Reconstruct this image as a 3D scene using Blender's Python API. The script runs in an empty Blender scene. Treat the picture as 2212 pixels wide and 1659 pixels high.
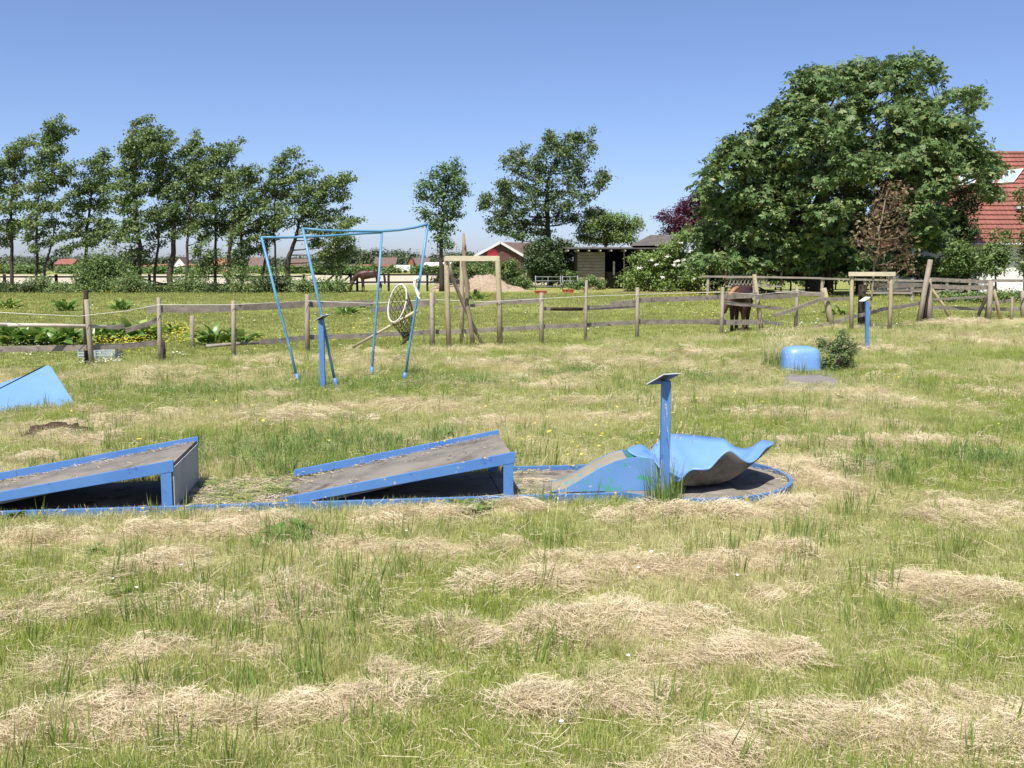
import bpy, bmesh, math, random
import numpy as np
from mathutils import Vector, Matrix

random.seed(7)
S = bpy.context.scene
COL = S.collection
R = math.radians

# ------------------------------------------------------------------ camera
W, H, F = 2212.0, 1659.0, 2171.0          # the photograph's frame, reading units
CX, CY, HZ, CAMZ = 1106.0, 829.5, 578.0, 1.55
PITCH = math.atan((CY - HZ) / F)
cam = bpy.data.cameras.new('camera')
cam.sensor_fit = 'HORIZONTAL'
cam.sensor_width = 36.0
cam.lens = 36.0 * F / W
cam.clip_start, cam.clip_end = 0.05, 8000
co = bpy.data.objects.new('camera', cam)
COL.objects.link(co)
co.location = (0, 0, CAMZ)
co.rotation_euler = (R(90) - PITCH, 0, 0)
S.camera = co

# ------------------------------------------------------------------ sky, sun, exposure
LIGHT = Vector((0.20, 0.55, -1.0)).normalized()      # the way sunlight travels
SUN_EL = math.asin(-LIGHT.z)
SUN_AZ = math.atan2(-LIGHT.x, -LIGHT.y)
wd = bpy.data.worlds.new('World')
S.world = wd
wd.use_nodes = True
wn = wd.node_tree
sky = wn.nodes.new('ShaderNodeTexSky')
sky.sky_type = 'NISHITA'
sky.sun_disc = False
sky.sun_elevation = SUN_EL
sky.sun_rotation = SUN_AZ
sky.altitude = 0
sky.air_density = 0.7
sky.dust_density = 0.9
sky.ozone_density = 10.0
bgn = wn.nodes['Background']
bgn.inputs['Strength'].default_value = 0.088
wb = wn.nodes.new('ShaderNodeMix'); wb.data_type = 'RGBA'; wb.blend_type = 'MULTIPLY'; wb.inputs[0].default_value = 1.0
wb.inputs[7].default_value = (1.30, 1.05, 0.97, 1)          # the phone camera's white balance
wn.links.new(sky.outputs[0], wb.inputs[6])
wn.links.new(wb.outputs[2], bgn.inputs['Color'])
sl = bpy.data.lights.new('sun', 'SUN')
sl.energy = 4.0
sl.angle = R(0.53)
sl.color = (1.0, 0.955, 0.88)
so = bpy.data.objects.new('sun', sl)
COL.objects.link(so)
so.rotation_euler = LIGHT.to_track_quat('-Z', 'Y').to_euler()
so.location = (-20, -55, 100)
S.view_settings.view_transform = 'Standard'
S.view_settings.look = 'None'
S.view_settings.exposure = 1.0
S.view_settings.gamma = 1.0
S.view_settings.use_curve_mapping = False
S.cycles.max_bounces = 6
S.cycles.transparent_max_bounces = 8

# ------------------------------------------------------------------ pixel -> direction helpers
_f = Vector((0, math.cos(PITCH), -math.sin(PITCH)))
_u = Vector((0, math.sin(PITCH), math.cos(PITCH)))

def ray(x, y):
    return Vector((1, 0, 0)) * ((x - CX) / F) + _u * ((CY - y) / F) + _f

def G(x, y, z=0.0):                        # where that direction meets the ground
    d = ray(x, y)
    t = (z - CAMZ) / d.z
    return Vector((d.x * t, d.y * t, z))

def at(x, y, Y):                           # where it meets the upright plane at depth Y
    d = ray(x, y)
    t = Y / d.y
    return Vector((d.x * t, Y, CAMZ + d.z * t))

def zc(s, ox, oy):
    f = lambda x, y: (x / s + ox, y / s + oy)
    f.s = s
    return f
ZD = zc(1, 0, 0)
Z1 = zc(2.880, 0, 256.0)
Z2 = zc(3.703, 512.0, 426.7)
Z3 = zc(3.703, 981.4, 273.1)
Z4 = zc(3.078, 1493.4, 512.0)
Z5 = zc(3.076, 1493.4, 102.4)
Z6 = zc(2.880, 0, 768.0)
Z7 = zc(3.703, 597.4, 896.1)
Z8 = zc(3.049, 1066.7, 768.0)
ZA = zc(5.184, 0, 597.4)
ZB = zc(8.640, 716.8, 529.1)
ZH = zc(4.320, 1920.1, 298.7)
ZP = zc(8.640, 1519.0, 563.2)

# ------------------------------------------------------------------ numpy noise
def _hash(ix, iy, s):
    h = (ix.astype(np.int64) * 374761393 + iy.astype(np.int64) * 668265263 + s * 1442695041) & 0xffffffff
    h = ((h ^ (h >> 13)) * 1274126177) & 0xffffffff
    return ((h ^ (h >> 16)) & 0xffff) / 65535.0

def vnoise(x, y, s=0):
    ix, iy = np.floor(x), np.floor(y)
    fx, fy = x - ix, y - iy
    fx = fx * fx * (3 - 2 * fx); fy = fy * fy * (3 - 2 * fy)
    a, b = _hash(ix, iy, s), _hash(ix + 1, iy, s)
    c, d = _hash(ix, iy + 1, s), _hash(ix + 1, iy + 1, s)
    return (a * (1 - fx) + b * fx) * (1 - fy) + (c * (1 - fx) + d * fx) * fy

def fbm(x, y, s=0, o=4):
    r, a, n = 0, 0.5, 0
    for k in range(o):
        r = r + a * vnoise(x * 2 ** k + 17.3 * k, y * 2 ** k - 9.1 * k, s + k)
        n += a; a *= 0.5
    return r / n

# ------------------------------------------------------------------ materials
MATS = {}
def nodes_of(name):
    m = bpy.data.materials.new(name)
    m.use_nodes = True
    nt = m.node_tree
    b = nt.nodes['Principled BSDF']
    b.inputs['Specular IOR Level'].default_value = 0.3
    MATS[name] = m
    return m, nt, b

def NN(nt, t, **kw):
    n = nt.nodes.new(t)
    for k, v in kw.items():
        if hasattr(n, k): setattr(n, k, v)
        else: n.inputs[k].default_value = v
    return n

def mixc(nt, fac, a, b):
    m = nt.nodes.new('ShaderNodeMix'); m.data_type = 'RGBA'
    if isinstance(fac, (int, float)): m.inputs[0].default_value = fac
    else: nt.links.new(fac, m.inputs[0])
    for i, v in ((6, a), (7, b)):
        if isinstance(v, tuple): m.inputs[i].default_value = (*v, 1)
        else: nt.links.new(v, m.inputs[i])
    return m.outputs[2]

def ramp(nt, src, lo, hi):
    n = nt.nodes.new('ShaderNodeMapRange')
    n.inputs[1].default_value = lo; n.inputs[2].default_value = hi
    nt.links.new(src, n.inputs[0])
    return n.outputs[0]

def noise(nt, scale=(1, 1, 1), s=5, detail=4, rough=0.6, coord='Object'):
    tc = nt.nodes.new('ShaderNodeTexCoord')
    mp = nt.nodes.new('ShaderNodeMapping')
    mp.inputs['Scale'].default_value = scale
    nt.links.new(tc.outputs[coord], mp.inputs[0])
    n = nt.nodes.new('ShaderNodeTexNoise')
    n.inputs['Scale'].default_value = s
    n.inputs['Detail'].default_value = detail
    n.inputs['Roughness'].default_value = rough
    nt.links.new(mp.outputs[0], n.inputs['Vector'])
    return n.outputs[0]

def bump(nt, b, src, strength=0.3, dist=0.02):
    n = nt.nodes.new('ShaderNodeBump')
    n.inputs['Strength'].default_value = strength
    n.inputs['Distance'].default_value = dist
    nt.links.new(src, n.inputs['Height'])
    nt.links.new(n.outputs[0], b.inputs['Normal'])

def pmat(name, c1, c2, s=6, scale=(1, 1, 1), rough=0.75, bmp=0.2, bd=0.01, spots=(), spec=0.3, lo=.35, hi=.68):
    """two-tone noise with optional shaped spots (colour, scale, low, high)"""
    m, nt, b = nodes_of(name)
    n = noise(nt, scale, s)
    c = mixc(nt, ramp(nt, n, lo, hi), c1, c2)
    for (sc, ss, lo2, hi2) in spots:
        q = noise(nt, (1, 1, 1), ss, 3, 0.65)
        c = mixc(nt, ramp(nt, q, lo2, hi2), c, sc)
    nt.links.new(c, b.inputs['Base Color'])
    b.inputs['Roughness'].default_value = rough
    b.inputs['Specular IOR Level'].default_value = spec
    if bmp:
        bump(nt, b, noise(nt, scale, s * 3, 5, 0.7), bmp, bd)
    return m

def leafmat(name, c1, c2, c3=None, trans=0.35, rough=0.5, spec=0.35, tint=None):
    """each leaf or blade its own shade; thin, so light passes through"""
    m, nt, b = nodes_of(name)
    g = nt.nodes.new('ShaderNodeNewGeometry')
    rnd = g.outputs['Random Per Island']
    c = mixc(nt, rnd, c1, c2)
    if c3:
        mu = NN(nt, 'ShaderNodeMath', operation='MULTIPLY'); mu.inputs[1].default_value = 7.13
        fr = NN(nt, 'ShaderNodeMath', operation='FRACT')
        nt.links.new(rnd, mu.inputs[0]); nt.links.new(mu.outputs[0], fr.inputs[0])
        c = mixc(nt, ramp(nt, fr.outputs[0], 0.72, 0.95), c, c3)
    if tint:                                # colour drift from clump to clump, carried by the scatter points
        a = nt.nodes.new('ShaderNodeAttribute'); a.attribute_type = 'INSTANCER'; a.attribute_name = 'tint'
        c = mixc(nt, a.outputs['Fac'], c, tint)
    nt.links.new(c, b.inputs['Base Color'])
    b.inputs['Roughness'].default_value = rough
    b.inputs['Specular IOR Level'].default_value = spec
    t = nt.nodes.new('ShaderNodeBsdfTranslucent')
    nt.links.new(c, t.inputs['Color'])
    mx = nt.nodes.new('ShaderNodeMixShader'); mx.inputs[0].default_value = trans
    out = nt.nodes['Material Output']
    nt.links.new(b.outputs[0], mx.inputs[1]); nt.links.new(t.outputs[0], mx.inputs[2])
    nt.links.new(mx.outputs[0], out.inputs['Surface'])
    return m

BLUE = (0.066, 0.172, 0.43)
M = MATS
pmat('blue_paint', BLUE, (0.092, 0.213, 0.439), 3, rough=0.45, bmp=0.08, bd=0.004, spec=.35,
     spots=[((0.045, 0.10, 0.30), 9, .63, .76), ((0.30, 0.29, 0.25), 34, .71, .74)])
pmat('blue_rail', (0.063, 0.151, 0.327), (0.086, 0.192, 0.387), 4, rough=0.5, bmp=0.1, bd=0.004,
     spots=[((0.04, 0.08, 0.2), 8, .6, .75), ((0.62, 0.42, 0.08), 19, .615, .635), ((0.40, 0.37, 0.30), 30, .68, .71)])
pmat('blue_lichen', BLUE, (0.092, 0.213, 0.439), 3, rough=0.45, bmp=0.08, bd=0.004, spec=.35,
     spots=[((0.045, 0.10, 0.30), 9, .63, .76), ((0.62, 0.44, 0.12), 15, .65, .665), ((0.50, 0.45, 0.33), 24, .69, .71)])
pmat('blue_tube', (0.069, 0.198, 0.344), (0.103, 0.270, 0.413), 6, rough=0.4, bmp=0.1, bd=0.003,
     spots=[((0.32, 0.33, 0.33), 26, .64, .68), ((0.09, 0.06, 0.05), 17, .68, .74)])
pmat('blue_dish', (0.132, 0.265, 0.516), (0.161, 0.302, 0.559), 2.5, rough=0.42, bmp=0.05, bd=0.004, spec=.4,
     spots=[((0.07, 0.17, 0.5), 6, .64, .8)])
pmat('blue_worn', (0.103, 0.229, 0.464), (0.127, 0.260, 0.499), 3, rough=0.5, bmp=0.1,
     spots=[((0.06, 0.30, 0.22), 9, .54, .62), ((0.42, 0.44, 0.30), 28, .66, .69)])
pmat('fibre_cement', (0.125, 0.115, 0.10), (0.19, 0.175, 0.15), 5, rough=0.85, bmp=0.25, bd=0.006,
     spots=[((0.07, 0.06, 0.045), 7, .54, .72), ((0.34, 0.30, 0.24), 40, .66, .70), ((0.21, 0.19, 0.155), 2.2, .5, .7)])
pmat('deck_worn', (0.22, 0.195, 0.145), (0.28, 0.25, 0.19), 5, rough=0.85, bmp=0.2, bd=0.005,
     spots=[((0.10, 0.26, 0.28), 7, .58, .64), ((0.2, 0.17, 0.12), 14, .62, .74)])
pmat('cement_panel', (0.33, 0.34, 0.34), (0.42, 0.42, 0.40), 4, rough=0.8, bmp=0.15)
pmat('lane_concrete', (0.17, 0.15, 0.125), (0.25, 0.22, 0.185), 3, rough=0.9, bmp=0.3,
     spots=[((0.085, 0.07, 0.05), 6, .52, .68), ((0.30, 0.26, 0.18), 26, .62, .7)])
pmat('slab_dark', (0.155, 0.145, 0.145), (0.21, 0.195, 0.19), 4, rough=0.9, bmp=0.2)
pmat('wood_grey', (0.25, 0.215, 0.165), (0.37, 0.325, 0.255), 8, (1, 1, .25), 0.85, 0.4, 0.01,
     spots=[((0.10, 0.085, 0.07), 12, .6, .75)])
pmat('wood_rail', (0.19, 0.165, 0.135), (0.31, 0.275, 0.225), 8, (.2, 1, 1), 0.85, 0.4, 0.01,
     spots=[((0.07, 0.06, 0.05), 9, .58, .72), ((0.36, 0.33, 0.27), 14, .64, .75)])
pmat('wood_pale', (0.42, 0.38, 0.26), (0.55, 0.50, 0.36), 8, (.5, 1, .5), 0.8, 0.3, 0.006)
pmat('wood_stake', (0.30, 0.25, 0.155), (0.42, 0.35, 0.23), 8, (1, 1, .2), 0.85, 0.4, 0.01,
     spots=[((0.14, 0.12, 0.08), 14, .6, .75)])
pmat('wood_white', (0.40, 0.36, 0.30), (0.58, 0.54, 0.47), 8, (.2, 1, 1), 0.8, 0.3, 0.008)
pmat('wood_dark', (0.03, 0.022, 0.016), (0.06, 0.045, 0.034), 8, (1, 1, .3), 0.85, 0.3, 0.01)
pmat('wood_black', (0.02, 0.015, 0.013), (0.035, 0.026, 0.022), 8, rough=.85)
pmat('bark', (0.045, 0.036, 0.026), (0.085, 0.068, 0.05), 6, (1, 1, .3), 0.9, 0.6, 0.03)
pmat('bark_pale', (0.20, 0.16, 0.11), (0.28, 0.23, 0.16), 9, (1, 1, .3), 0.9, 0.5, 0.01)
pmat('rope', (0.72, 0.71, 0.66), (0.82, 0.8, 0.76), 60, rough=.8, bmp=.5, bd=.004)
pmat('hoop_white', (0.62, 0.61, 0.56), (0.74, 0.73, 0.69), 12, rough=.5, spots=[((0.03, 0.035, 0.05), 9, .60, .63)])
pmat('netting', (0.050, 0.058, 0.020), (0.085, 0.09, 0.035), 20, rough=.8, bmp=0)
pmat('steel_plate', (0.55, 0.57, 0.60), (0.66, 0.68, 0.72), 6, rough=.35, spec=.5)
pmat('plate_under', (0.055, 0.065, 0.10), (0.08, 0.09, 0.14), 6, rough=.6)
pmat('crate_grey', (0.27, 0.32, 0.34), (0.36, 0.41, 0.43), 8, rough=.6)
pmat('white_paint', (0.72, 0.71, 0.68), (0.80, 0.79, 0.77), 3, rough=.6, bmp=.1)
pmat('render_white', (0.66, 0.65, 0.62), (0.76, 0.75, 0.72), 1.5, rough=.85)
pmat('brick_red', (0.24, 0.085, 0.06), (0.33, 0.13, 0.09), 3, rough=.9, bmp=.3)
pmat('brick_dark', (0.075, 0.042, 0.035), (0.115, 0.062, 0.05), 3, rough=.9, bmp=.3)
pmat('tile_red', (0.20, 0.075, 0.058), (0.27, 0.105, 0.08), 1.3, rough=.7, bmp=.2, spots=[((0.14, 0.055, 0.045), 3, .58, .75)])
pmat('tile_brown', (0.11, 0.075, 0.065), (0.16, 0.11, 0.095), 1.0, rough=.85, bmp=.2)
pmat('tile_orange', (0.27, 0.11, 0.07), (0.33, 0.15, 0.09), 1.0, rough=.85, bmp=.2)
pmat('roof_felt', (0.075, 0.068, 0.062), (0.12, 0.108, 0.098), 2, rough=.95, bmp=.3)
pmat('shed_board', (0.25, 0.21, 0.155), (0.36, 0.31, 0.235), 6, (.3, 1, 1), .85, .3, .01)
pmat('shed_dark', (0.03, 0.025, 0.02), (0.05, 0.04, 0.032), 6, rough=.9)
pmat('green_sheet', (0.10, 0.30, 0.17), (0.13, 0.36, 0.21), 2, rough=.6, bmp=0)
pmat('gutter_pale', (0.5, 0.5, 0.48), (0.6, 0.6, 0.58), 3, rough=.5, bmp=0)
pmat('red_plastic', (0.33, 0.045, 0.04), (0.40, 0.07, 0.055), 3, rough=.45, bmp=0)
pmat('red_disc', (0.26, 0.02, 0.03), (0.32, 0.03, 0.04), 3, rough=.5, bmp=0)
pmat('metal_gate_grey', (0.18, 0.20, 0.19), (0.26, 0.28, 0.27), 6, rough=.5)
pmat('wood_chips', (0.36, 0.27, 0.19), (0.52, 0.41, 0.30), 7, rough=.95, bmp=1.0, bd=.12, spots=[((0.17, 0.12, 0.08), 11, .58, .68)])
pmat('soil', (0.045, 0.028, 0.016), (0.09, 0.055, 0.03), 12, rough=.95, bmp=.8, bd=.03)
m, nt, b = nodes_of('glass'); b.inputs['Base Color'].default_value = (0.33, 0.40, 0.46, 1); b.inputs['Roughness'].default_value = .12; b.inputs['Specular IOR Level'].default_value = .8
m, nt, b = nodes_of('dark_glass'); b.inputs['Base Color'].default_value = (0.02, 0.024, 0.03, 1); b.inputs['Roughness'].default_value = .1

# foliage
leafmat('leaf_row', (0.104, 0.158, 0.053), (0.178, 0.252, 0.083), (0.260, 0.316, 0.132), .3)
leafmat('leaf_poplar', (0.075, 0.143, 0.047), (0.128, 0.210, 0.075), (0.196, 0.270, 0.106), .3)
leafmat('leaf_alder', (0.079, 0.131, 0.046), (0.136, 0.192, 0.064), (0.192, 0.239, 0.096), .28)
leafmat('leaf_chestnut', (0.078, 0.143, 0.048), (0.143, 0.221, 0.072), (0.244, 0.270, 0.100), .28)
leafmat('leaf_fresh', (0.123, 0.203, 0.043), (0.189, 0.275, 0.065), (0.261, 0.319, 0.102), .3)
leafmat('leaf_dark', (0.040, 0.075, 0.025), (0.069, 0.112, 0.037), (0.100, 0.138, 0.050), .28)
leafmat('leaf_hedge', (0.094, 0.160, 0.043), (0.145, 0.225, 0.061), (0.217, 0.275, 0.102), .3)
leafmat('leaf_purple', (0.065, 0.021, 0.036), (0.117, 0.036, 0.058), (0.169, 0.052, 0.078), .3)
leafmat('leaf_rust', (0.17, 0.085, 0.055), (0.14, 0.15, 0.06), (0.30, 0.20, 0.13), .3)
leafmat('leaf_far', (0.072, 0.102, 0.054), (0.102, 0.132, 0.066), (0.132, 0.144, 0.084), .2)
leafmat('leaf_dock', (0.093, 0.186, 0.034), (0.155, 0.265, 0.054), (0.310, 0.389, 0.093), .3, .35, .5)
leafmat('grass_green', (0.22, 0.31, 0.05), (0.36, 0.42, 0.09), (0.56, 0.53, 0.24), .4, .55, .25, tint=(0.66, 0.585, 0.34))
leafmat('grass_tall', (0.10, 0.20, 0.03), (0.20, 0.31, 0.055), (0.38, 0.43, 0.15), .4, .5, .3, tint=(0.30, 0.31, 0.10))
leafmat('grass_lush', (0.11, 0.22, 0.045), (0.19, 0.30, 0.07), (0.30, 0.37, 0.12), .4, .5, .3, tint=(0.33, 0.33, 0.13))
leafmat('grass_paddock', (0.197, 0.244, 0.063), (0.270, 0.307, 0.083), (0.374, 0.363, 0.135), .35, .6, .2, tint=(0.322, 0.322, 0.114))
leafmat('straw', (0.64, 0.53, 0.37), (0.80, 0.69, 0.51), (0.42, 0.345, 0.21), .3, .6, .3, tint=(0.40, 0.37, 0.18))
leafmat('straw_stalk', (0.58, 0.50, 0.30), (0.68, 0.60, 0.40), None, .25, .5, .3, tint=(0.5, 0.45, 0.25))
leafmat('petal_yellow', (0.75, 0.60, 0.05), (0.82, 0.70, 0.10), None, .3, .5)
leafmat('petal_white', (0.80, 0.80, 0.76), (0.85, 0.84, 0.80), None, .3, .5)
leafmat('weed_leaf', (0.10, 0.19, 0.04), (0.16, 0.25, 0.06), (0.24, 0.30, 0.09), .35, .45, .4)

# ------------------------------------------------------------------ object helpers
ORG = {}
def thing(name, label, cat, loc, group=None):
    o = bpy.data.objects.new(name, None)
    o.empty_display_size = 0.1
    COL.objects.link(o)
    o.location = loc
    ORG[o.name] = Vector(loc)
    tag(o, label, cat, group)
    return o

def tag(o, label=None, cat=None, group=None, kind=None):
    if label: o['label'] = label
    if cat: o['category'] = cat
    if group: o['group'] = group
    if kind: o['kind'] = kind
    return o

def link_mesh(name, me, mats, parent=None, smooth=False):
    if not isinstance(mats, (list, tuple)): mats = [mats]
    for q in mats:
        me.materials.append(M[q] if isinstance(q, str) else q)
    if smooth:
        me.polygons.foreach_set('use_smooth', np.ones(len(me.polygons), bool))
    o = bpy.data.objects.new(name, me)
    COL.objects.link(o)
    if parent is not None:
        o.parent = parent
        ORG[o.name] = ORG[parent.name]
    else:
        ORG[o.name] = Vector((0, 0, 0))
    return o

class MB:
    def __init__(s): s.v, s.f, s.mi = [], [], []
    def add(s, vs, fs, mi=0):
        n = len(s.v)
        s.v += [Vector(q) for q in vs]
        s.f += [tuple(i + n for i in f) for f in fs]
        s.mi += [mi] * len(fs)
        return s
    def hexa(s, a, b, c, d, e, f, g, h, mi=0):      # bottom a b c d, top e f g h
        return s.add([a, b, c, d, e, f, g, h], [(3, 2, 1, 0), (4, 5, 6, 7), (0, 1, 5, 4), (1, 2, 6, 5), (2, 3, 7, 6), (3, 0, 4, 7)], mi)
    def box(s, c, sz, rz=0, mi=0):
        c = Vector(c); x, y, z = sz[0] / 2, sz[1] / 2, sz[2] / 2
        q = Matrix.Rotation(rz, 3, 'Z')
        p = [c + q @ Vector(t) for t in ((-x, -y, -z), (x, -y, -z), (x, y, -z), (-x, y, -z), (-x, -y, z), (x, -y, z), (x, y, z), (-x, y, z))]
        return s.hexa(*p, mi=mi)
    def bar(s, p0, p1, w, h, up=(0, 0, 1), mi=0, chip=0.0):
        """plank from p0 to p1: h along `up`, w across"""
        p0, p1, up = Vector(p0), Vector(p1), Vector(up)
        d = (p1 - p0).normalized()
        sx = d.cross(up).normalized(); u2 = sx.cross(d).normalized()
        P = []
        for i, p in enumerate((p0, p1)):
            for a, b_ in ((-1, -1), (1, -1), (1, 1), (-1, 1)):
                k = d * (random.uniform(-chip, chip))
                P.append(p + sx * (a * w / 2) + u2 * (b_ * h / 2) + k)
        return s.add(P, [(3, 2, 1, 0), (4, 5, 6, 7), (0, 1, 5, 4), (1, 2, 6, 5), (2, 3, 7, 6), (3, 0, 4, 7)], mi)
    def tube(s, pts, rad, n=8, cap=True, mi=0):
        pts = [Vector(p) for p in pts]
        if not isinstance(rad, (list, tuple)): rad = [rad] * len(pts)
        base = len(s.v); ref = None
        for i, p in enumerate(pts):
            d = (pts[min(i + 1, len(pts) - 1)] - pts[max(i - 1, 0)]).normalized()
            if ref is None:
                ref = d.orthogonal().normalized()
            ref = (ref - d * ref.dot(d)).normalized()
            b_ = d.cross(ref)
            for k in range(n):
                a = 2 * math.pi * k / n
                s.v.append(p + (ref * math.cos(a) + b_ * math.sin(a)) * rad[i])
        for i in range(len(pts) - 1):
            for k in range(n):
                a, c = base + i * n + k, base + i * n + (k + 1) % n
                s.f.append((a, c, c + n, a + n)); s.mi.append(mi)
        if cap:
            s.f.append(tuple(base + k for k in reversed(range(n)))); s.mi.append(mi)
            e = base + (len(pts) - 1) * n
            s.f.append(tuple(e + k for k in range(n))); s.mi.append(mi)
        return s
    def build(s, name, mats, parent=None, smooth=False, bevel=0):
        o0 = ORG[parent.name] if parent is not None else Vector((0, 0, 0))
        me = bpy.data.meshes.new(name)
        me.from_pydata([tuple(v - o0) for v in s.v], [], s.f)
        me.polygons.foreach_set('material_index', s.mi)
        o = link_mesh(name, me, mats, parent, smooth)
        if bevel:
            bm = bmesh.new(); bm.from_mesh(me)
            bmesh.ops.recalc_face_normals(bm, faces=bm.faces)
            bmesh.ops.bevel(bm, geom=list(bm.edges), offset=bevel, segments=2, affect='EDGES', profile=.6)
            bm.to_mesh(me); bm.free()
        return o

def np_mesh(name, V, Fq, mats, parent=None, smooth=False, org=None):
    """V (n,3) float array, Fq (m,k) int array"""
    me = bpy.data.meshes.new(name)
    if org is None: org = ORG[parent.name] if parent is not None else (0, 0, 0)
    V = (V - np.array(org)).astype(np.float32)
    k = Fq.shape[1]
    me.vertices.add(len(V)); me.vertices.foreach_set('co', V.ravel())
    me.loops.add(Fq.size); me.loops.foreach_set('vertex_index', Fq.ravel().astype(np.int32))
    me.polygons.add(len(Fq)); me.polygons.foreach_set('loop_start', (np.arange(len(Fq)) * k).astype(np.int32))
    me.update(calc_edges=True)
    return link_mesh(name, me, mats, parent, smooth)

# ------------------------------------------------------------------ the lie of the land
def fence_pts():
    q = [(0, 805), (200, 794), (348, 784), (505, 777), (665, 765), (933, 751), (1080, 750), (1170, 746), (1264, 742), (1376, 735), (1558, 725),
         (1646, 720), (1718, 714), (1799, 712), (1880, 708), (2008, 697), (2135, 691), (2212, 684)]
    return [G(*p) for p in q]
FP = fence_pts()
FPX = [p.x for p in FP]; FPY = [p.y for p in FP]
FDX = [0, 200, 348, 505, 665, 933, 1080, 1170, 1264, 1376, 1558, 1646, 1718, 1799, 1880, 2008, 2135, 2212]
def fence_y(x):
    return np.interp(x, [-60] + FPX + [60], [FPY[0] - 6] + FPY + [FPY[-1] + 12])
def fd(x):                                  # fence depth under a picture column
    return float(np.interp(x, FDX, FPY))

LANE_A = R(7.7)
L0 = Vector((-3.06, 6.08, 0))
LU = Vector((math.cos(LANE_A), math.sin(LANE_A), 0))
LV = Vector((-math.sin(LANE_A), math.cos(LANE_A), 0))
LW = 0.92
def L(u, v, z=0.0):
    return L0 + LU * u + LV * v + Vector((0, 0, z))
RING_U, RING_R = 4.40, 0.73
def lane_uv(x, y):
    dx, dy = x - L0.x, y - L0.y
    return dx * LU.x + dy * LU.y, dx * LV.x + dy * LV.y
def in_lane(x, y, pad=0.0):
    u, v = lane_uv(x, y)
    return ((v > -pad) & (v < LW + pad) & (u < RING_U)) | (np.hypot(u - RING_U, v - LW / 2) < RING_R + pad)

HAY = [(180, 1585, 190, 34), (420, 1552, 190, 18), (720, 1545, 170, 26), (60, 1625, 90, 18), (1850, 1600, 340, 50), (1500, 1640, 160, 22),
       (2120, 1560, 130, 55), (1340, 1368, 200, 36), (1010, 1385, 160, 22), (1600, 1350, 90, 20), (1370, 1225, 180, 32), (1200, 1268, 120, 16),
       (1540, 1230, 110, 22), (1000, 1272, 50, 13), (700, 1300, 62, 26), (560, 1340, 62, 20), (470, 1298, 50, 20), (1370, 1490, 140, 30),
       (1180, 1502, 110, 22), (1590, 1450, 120, 34), (540, 1422, 64, 16), (330, 1442, 130, 14), (110, 1462, 80, 13), (330, 1222, 64, 26),
       (160, 1250, 66, 16), (120, 1178, 200, 12), (400, 1158, 110, 10), (520, 1135, 70, 12), (2080, 1290, 110, 26), (2070, 1350, 90, 20),
       (1990, 1385, 66, 13), (2100, 1110, 130, 24), (1790, 1045, 75, 45), (1500, 1128, 160, 10), (1690, 1108, 70, 10), (1790, 1010, 60, 20),
       (1150, 1105, 120, 8), (860, 1120, 160, 8), (640, 900, 160, 24), (900, 882, 160, 18), (330, 915, 66, 9), (630, 858, 110, 8),
       (1300, 792, 260, 16), (1050, 790, 160, 13), (820, 786, 150, 9), (350, 822, 260, 14), (1900, 880, 130, 12), (1850, 962, 210, 9),
       (2060, 962, 160, 8), (1980, 820, 110, 8), (2100, 735, 160, 12), (1700, 905, 160, 10), (1300, 872, 210, 9), (1600, 815, 120, 9),
       (1330, 905, 120, 7), (1480, 770, 150, 8), (130, 955, 140, 10), (40, 1000, 60, 10), (1860, 860, 90, 22), (2000, 700, 140, 6),
       (1780, 740, 100, 6), (1650, 1210, 90, 14), (1700, 1290, 70, 12), (800, 1190, 90, 12), (1050, 1180, 120, 14), (900, 1480, 120, 12)]
LUSH = [(680, 978, 190, 28), (640, 1035, 60, 12), (700, 1030, 60, 10), (950, 950, 60, 14), (1000, 828, 110, 10), (880, 832, 90, 12), (380, 848, 130, 9), (700, 838, 100, 10),
        (560, 845, 120, 7), (1870, 1020, 90, 22), (620, 1180, 80, 20), (1240, 812, 60, 8), (1530, 822, 90, 10), (2100, 1000, 120, 14), (1420, 960, 70, 8)]
def ell(lst):
    out = []
    for (cx, cy, rx, ry) in lst:
        c = G(cx, cy); a = G(cx, cy - ry); b_ = G(cx, cy + ry)
        out.append((c.x, c.y, rx * c.y / F, max(.08, (a.y - b_.y) / 2)))
    return out
HAYE, LUSHE = ell(HAY), ell(LUSH)
def blobmask(E, x, y):
    wx = x + (fbm(x * 2.1, y * 2.1, 41, 3) - .5) * .7
    wy = y + (fbm(x * 2.1, y * 2.1, 77, 3) - .5) * .45
    r = np.zeros_like(x)
    for (cx, cy, rx, ry) in E:
        q = ((wx - cx) / rx) ** 2 + ((wy - cy) / ry) ** 2
        r = np.maximum(r, np.exp(-q ** 1.4 * .8))
    return r
def hay_mask(x, y):
    m_ = blobmask(HAYE, x, y)
    n = fbm(x * .75 + .12 * y, y * 2.0 - .15 * x, 11, 4)
    far = np.clip((y - 6.5) / 8, 0, 1)
    m2 = np.clip((n - (.62 - .09 * far)) * 6, 0, 1)
    m_ = np.clip(m_ * (.28 + 1.2 * fbm(x * 1.25, y * 4.2, 63, 4)), 0, 1)
    m_ = m_ * (1 - .38 * np.clip((y - 7.5) / 3, 0, 1))
    r = np.maximum(m_, m2 * .55)
    return np.clip(r, 0, 1) * (1 - .92 * in_lane(x, y, .03)) * (y < fence_y(x) - .25)
def lush_mask(x, y):
    return blobmask(LUSHE, x, y) * (y < fence_y(x))
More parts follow.
